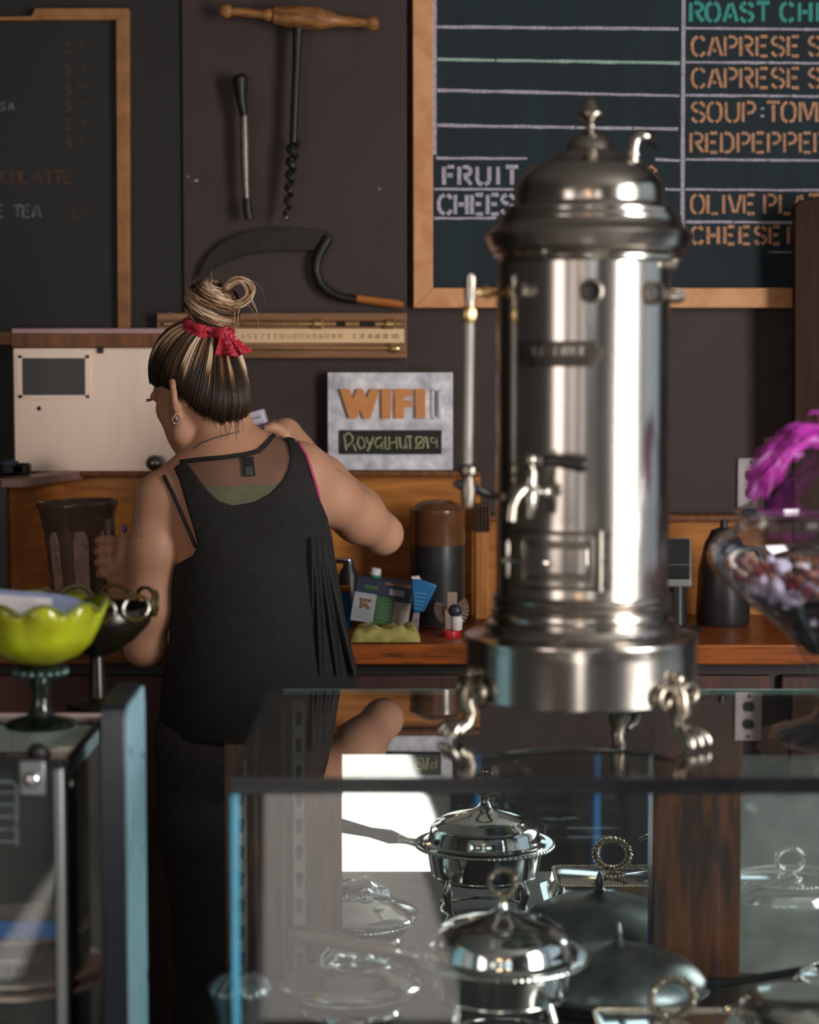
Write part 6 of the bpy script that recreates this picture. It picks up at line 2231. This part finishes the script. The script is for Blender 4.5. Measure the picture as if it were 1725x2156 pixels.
for i in range(200):
    R1, R2 = rng.uniform(.014, .030), rng.uniform(.014, .030)
    yo_ = rng.normal(0, .008)
    a0_ = rng.uniform(0, 2 * PI)
    span = rng.uniform(2.2, 5.0)
    pts = [lc + la1 * math.cos(a0_ + span * k / 17) * R1 * 1.15 + la2 * math.sin(a0_ + span * k / 17) * R2 + Vector((0, yo_ + .012 * math.sin(k / 17 * 3 + a0_), 0)) for k in range(18)]
    r0 = rng.uniform(.0008, .0015)
    g.tube(pts, [r0 * min(1, .25 + 4 * min(k, 17 - k) / 17) for k in range(18)], 5)
    t_ = np.clip(rng.normal(.78, .18), .1, 1)
    tones += [float(t_)] * 90
for i in range(120):               # hair drawn from the band up into the bun and across to the loop
    a0_ = rng.uniform(0, 2 * PI)
    s0 = Vector(tie) + (Vector(e1) * math.cos(a0_) + Vector(e2) * math.sin(a0_)) * .034
    s1 = bc_ + (bx1 * math.cos(a0_ + .5) * .047 + by1 * math.sin(a0_ + .5) * .044) - bz * .012
    s2 = bc_ + (bx1 * math.cos(a0_ + 1.1) * .046 + by1 * math.sin(a0_ + 1.1) * .043) + bz * .012
    pts = [spl([s0, s1, s2], k / 9) for k in range(10)]
    g.tube(pts, [.0014 * min(1, .3 + 3 * min(k, 9 - k) / 9) for k in range(10)], 5)
    t_ = float(np.clip(rng.normal(.6, .2), .1, 1))
    tones += [t_] * 50
for pl_, r_ in (([(505, 590), (524, 600), (531, 630), (538, 645), (543, 662)], .0016), ([(508, 588), (527, 604), (529, 632), (541, 655)], .0012), ([(515, 630), (505, 650), (500, 672), (497, 700)], .0009),
                ([(520, 585), (545, 600), (556, 622), (559, 640)], .0003), ([(450, 600), (446, 585), (445, 570), (449, 560)], .0004), ([(395, 668), (375, 665), (355, 656)], .0006), ([(522, 640), (541, 668), (545, 690), (548, 706)], .0004),
                ([(495, 655), (494, 675), (496, 705)], .0010), ([(500, 650), (503, 680), (498, 712)], .0005)):
    pts = [W(x_, y_, 3.70) for x_, y_ in pl_]
    pts = [spl(pts, k / 14) for k in range(15)]
    n0 = len(g.v)
    g.tube(pts, [r_ * (1 - .7 * k / 14) for k in range(15)], 5)
    tones += [.8] * 75
bn_ = g.build('bun', m_hair, wm, ang=180)
at = bn_.data.attributes.new('tone', 'FLOAT', 'POINT')
at.data.foreach_set('value', tones)
# fine wisps at the nape
g = MB()
tones = []
for i in range(46):
    x0 = rng.uniform(425, 512)
    y0 = np.interp(x0, [420, 450, 480, 512], [838, 862, 872, 866]) + rng.uniform(-8, 4)
    ln = rng.uniform(18, 62) * (1 if x0 > 440 else .5)
    dx = rng.normal(0, 9)
    pts = [on_skin(x0 + dx * (k / 6) ** 1.5, y0 + ln * k / 6, .003) for k in range(7)]
    g.tube(pts, [.0006 * (1 - .75 * k / 6) for k in range(7)], 5)
    tones += [float(rng.uniform(.05, .4))] * 35
wp = g.build('nape_wisps', m_hair, wm, ang=180)
at = wp.data.attributes.new('tone', 'FLOAT', 'POINT')
at.data.foreach_set('value', tones)

# ---- bandana
m_band, nt, b_ = new_mat('red_bandana')
tc = nt.nodes.new('ShaderNodeTexCoord')
vo = nt.nodes.new('ShaderNodeTexVoronoi')
vo.inputs['Scale'].default_value = 75
nt.links.new(tc.outputs['Object'], vo.inputs['Vector'])
wv = nt.nodes.new('ShaderNodeMath')
wv.operation = 'SINE'
mu = nt.nodes.new('ShaderNodeMath')
mu.operation = 'MULTIPLY'
mu.inputs[1].default_value = 17
nt.links.new(vo.outputs['Distance'], mu.inputs[0])
nt.links.new(mu.outputs[0], wv.inputs[0])
cr = nt.nodes.new('ShaderNodeValToRGB')
cr.color_ramp.elements[0].position = .82
cr.color_ramp.elements[1].position = .97
cr.color_ramp.elements[0].color = A(168, 16, 38) + (1,)
cr.color_ramp.elements[1].color = A(206, 120, 136) + (1,)
nt.links.new(wv.outputs[0], cr.inputs[0])
nt.links.new(cr.outputs[0], b_.inputs['Base Color'])
b_.inputs['Roughness'].default_value = .75
tdv, e1v, e2v = Vector(td), Vector(e1), Vector(e2)
tb_ = Vector(tie) + tdv * .004
g = MB()
n = 60
for off, R_, r_, ph in ((-.004, .041, .0085, 0), (.006, .042, .0078, 1.5)):
    pts, rr = [], []
    for i in range(n):
        a = 2 * PI * i / n
        pts.append(tb_ + (e1v * math.cos(a) + e2v * math.sin(a)) * (R_ + .0012 * math.sin(7 * a + ph)) + tdv * (off + .003 * math.sin(2 * a + ph)))
        rr.append(r_ * (1 + .14 * math.sin(9 * a + ph)))
    g.tube(pts, rr, 10, closed=True)
bd = g.build('bandana', m_band, wm, ang=180)
kp = W(468, 702, 3.668)
MB().ball(kp, (.015, .012, .012), 16).tube([W(462, 716, 3.668), kp, W(478, 688, 3.668)], [.007, .012, .004], 12).build('knot', m_band, bd, ang=180)
def tail(name, quad, Y0, ripple, ph):
    a, b, c, d = quad                # top-left, top-right, bottom-right, bottom-left
    vs, fs = [], []
    nu, nv = 16, 14
    for j in range(nv + 1):
        v = j / nv
        for i in range(nu + 1):
            u = i / nu
            x_ = (a[0] * (1 - u) + b[0] * u) * (1 - v) + (d[0] * (1 - u) + c[0] * u) * v
            y_ = (a[1] * (1 - u) + b[1] * u) * (1 - v) + (d[1] * (1 - u) + c[1] * u) * v
            w = W(x_, y_, Y0)
            vs.append((w.x, w.y + v * ripple * math.sin(u * 5.2 + ph), w.z))
    for j in range(nv):
        for i in range(nu):
            k = j * (nu + 1) + i
            fs.append((k, k + 1, k + nu + 2, k + nu + 1))
    return MB().add(vs, fs).build(name, m_band, bd, ang=180, solid=.0012)
tail('tail', ((462, 708), (478, 702), (504, 751), (452, 748)), 3.656, .010, .6)
tail('tail', ((472, 698), (482, 696), (532, 739), (500, 751)), 3.662, .009, 2.4)

# ---- face details and jewellery
m_ag = M('silver_jewellery', (0.85, 0.85, 0.86), .15, 1.0, var=.03)
lobe = on_skin(371, 879, .0)
ho = MB().torus(lobe + Vector((.0, -.001, -.004)), .0075, .0016, RZ(.5) @ RX(PI / 2), 28, 8)
ho.ball(lobe + Vector((-.004, -.002, -.0105)), .0032, 12)
ho.build('earring', m_ag, wm)
m_eye = M('eye_white', (0.7, 0.68, 0.66), .2)
for s_ in (-1, 1):
    ey = MB().ball(H(.080, s_ * .031, -.013), .0115, 14).build('eye', m_eye, wm)
    MB().ball(H(.0905, s_ * .031, -.014), (.0035, .0035, .0035), 10).build('iris', M('brown_iris', (0.05, 0.025, 0.012), .15), ey)
g = MB()
for i in range(9):
    x0, y0 = 323 - i * .4, 838 + i * .6
    pts = [W(x0, y0, 3.785), W(x0 - 8, y0 + 2.5, 3.785), W(x0 - 15, y0 + (1 if i < 5 else 3), 3.785)]
    g.tube(pts, [.0007, .0005, .0001], 5)
g.build('eyelashes', m_black, wm)
p = W(262, 1113, Yh - .014)
MB().ball(p, (.0052, .003, .009), 12).build('thumb_nail', M('purple_nail_polish', A(104, 72, 132), .2, coat=.5), wm)
g = MB().ball(on_skin(298, 1129, -.0005), (.0022, .0012, .0022), 10).build('mole', M('mole_brown', (0.03, 0.018, 0.012), .6), wm)

# ---- the purple carton in her right hand
cp0 = W(540, 899, 4.0)
pk = thing('milk_carton', (cp0.x, 4.0, cp0.z - .12), 'purple and white carton held up in her right hand', 'carton')
Rk = RY(math.radians(-16))
ab = W(526, 872, 4.0)
m_pur = M('purple_card', A(112, 46, 128), .4)
m_wc = M('white_card', A(196, 190, 204), .45)
def kb(x0, z0, x1, z1, y0=3.972, y1=4.036):
    return (ab.x + x0, y0, ab.z + z0), (ab.x + x1, y1, ab.z + z1)
MB().box(*kb(-.029, -.15, .029, -.026), Rk, ab).build('lower_sleeve', m_pur, pk, bevel=.003)
MB().box(*kb(-.029, -.0262, .029, .003), Rk, ab).build('upper_sleeve', m_wc, pk, bevel=.003)
MB().box(*kb(.012, -.075, .0295, -.028, 3.9712, 3.9725), Rk, ab).build('white_flash', m_wc, pk)
g = MB()
for i in range(9):
    g.box(*kb(-.024 + i * .0052, -.013, -.0208 + i * .0052, -.008, 3.9714, 3.9722), Rk, ab)
g.build('small_print', M('grey_blue_print', A(110, 108, 130), .7), pk, smooth=False)
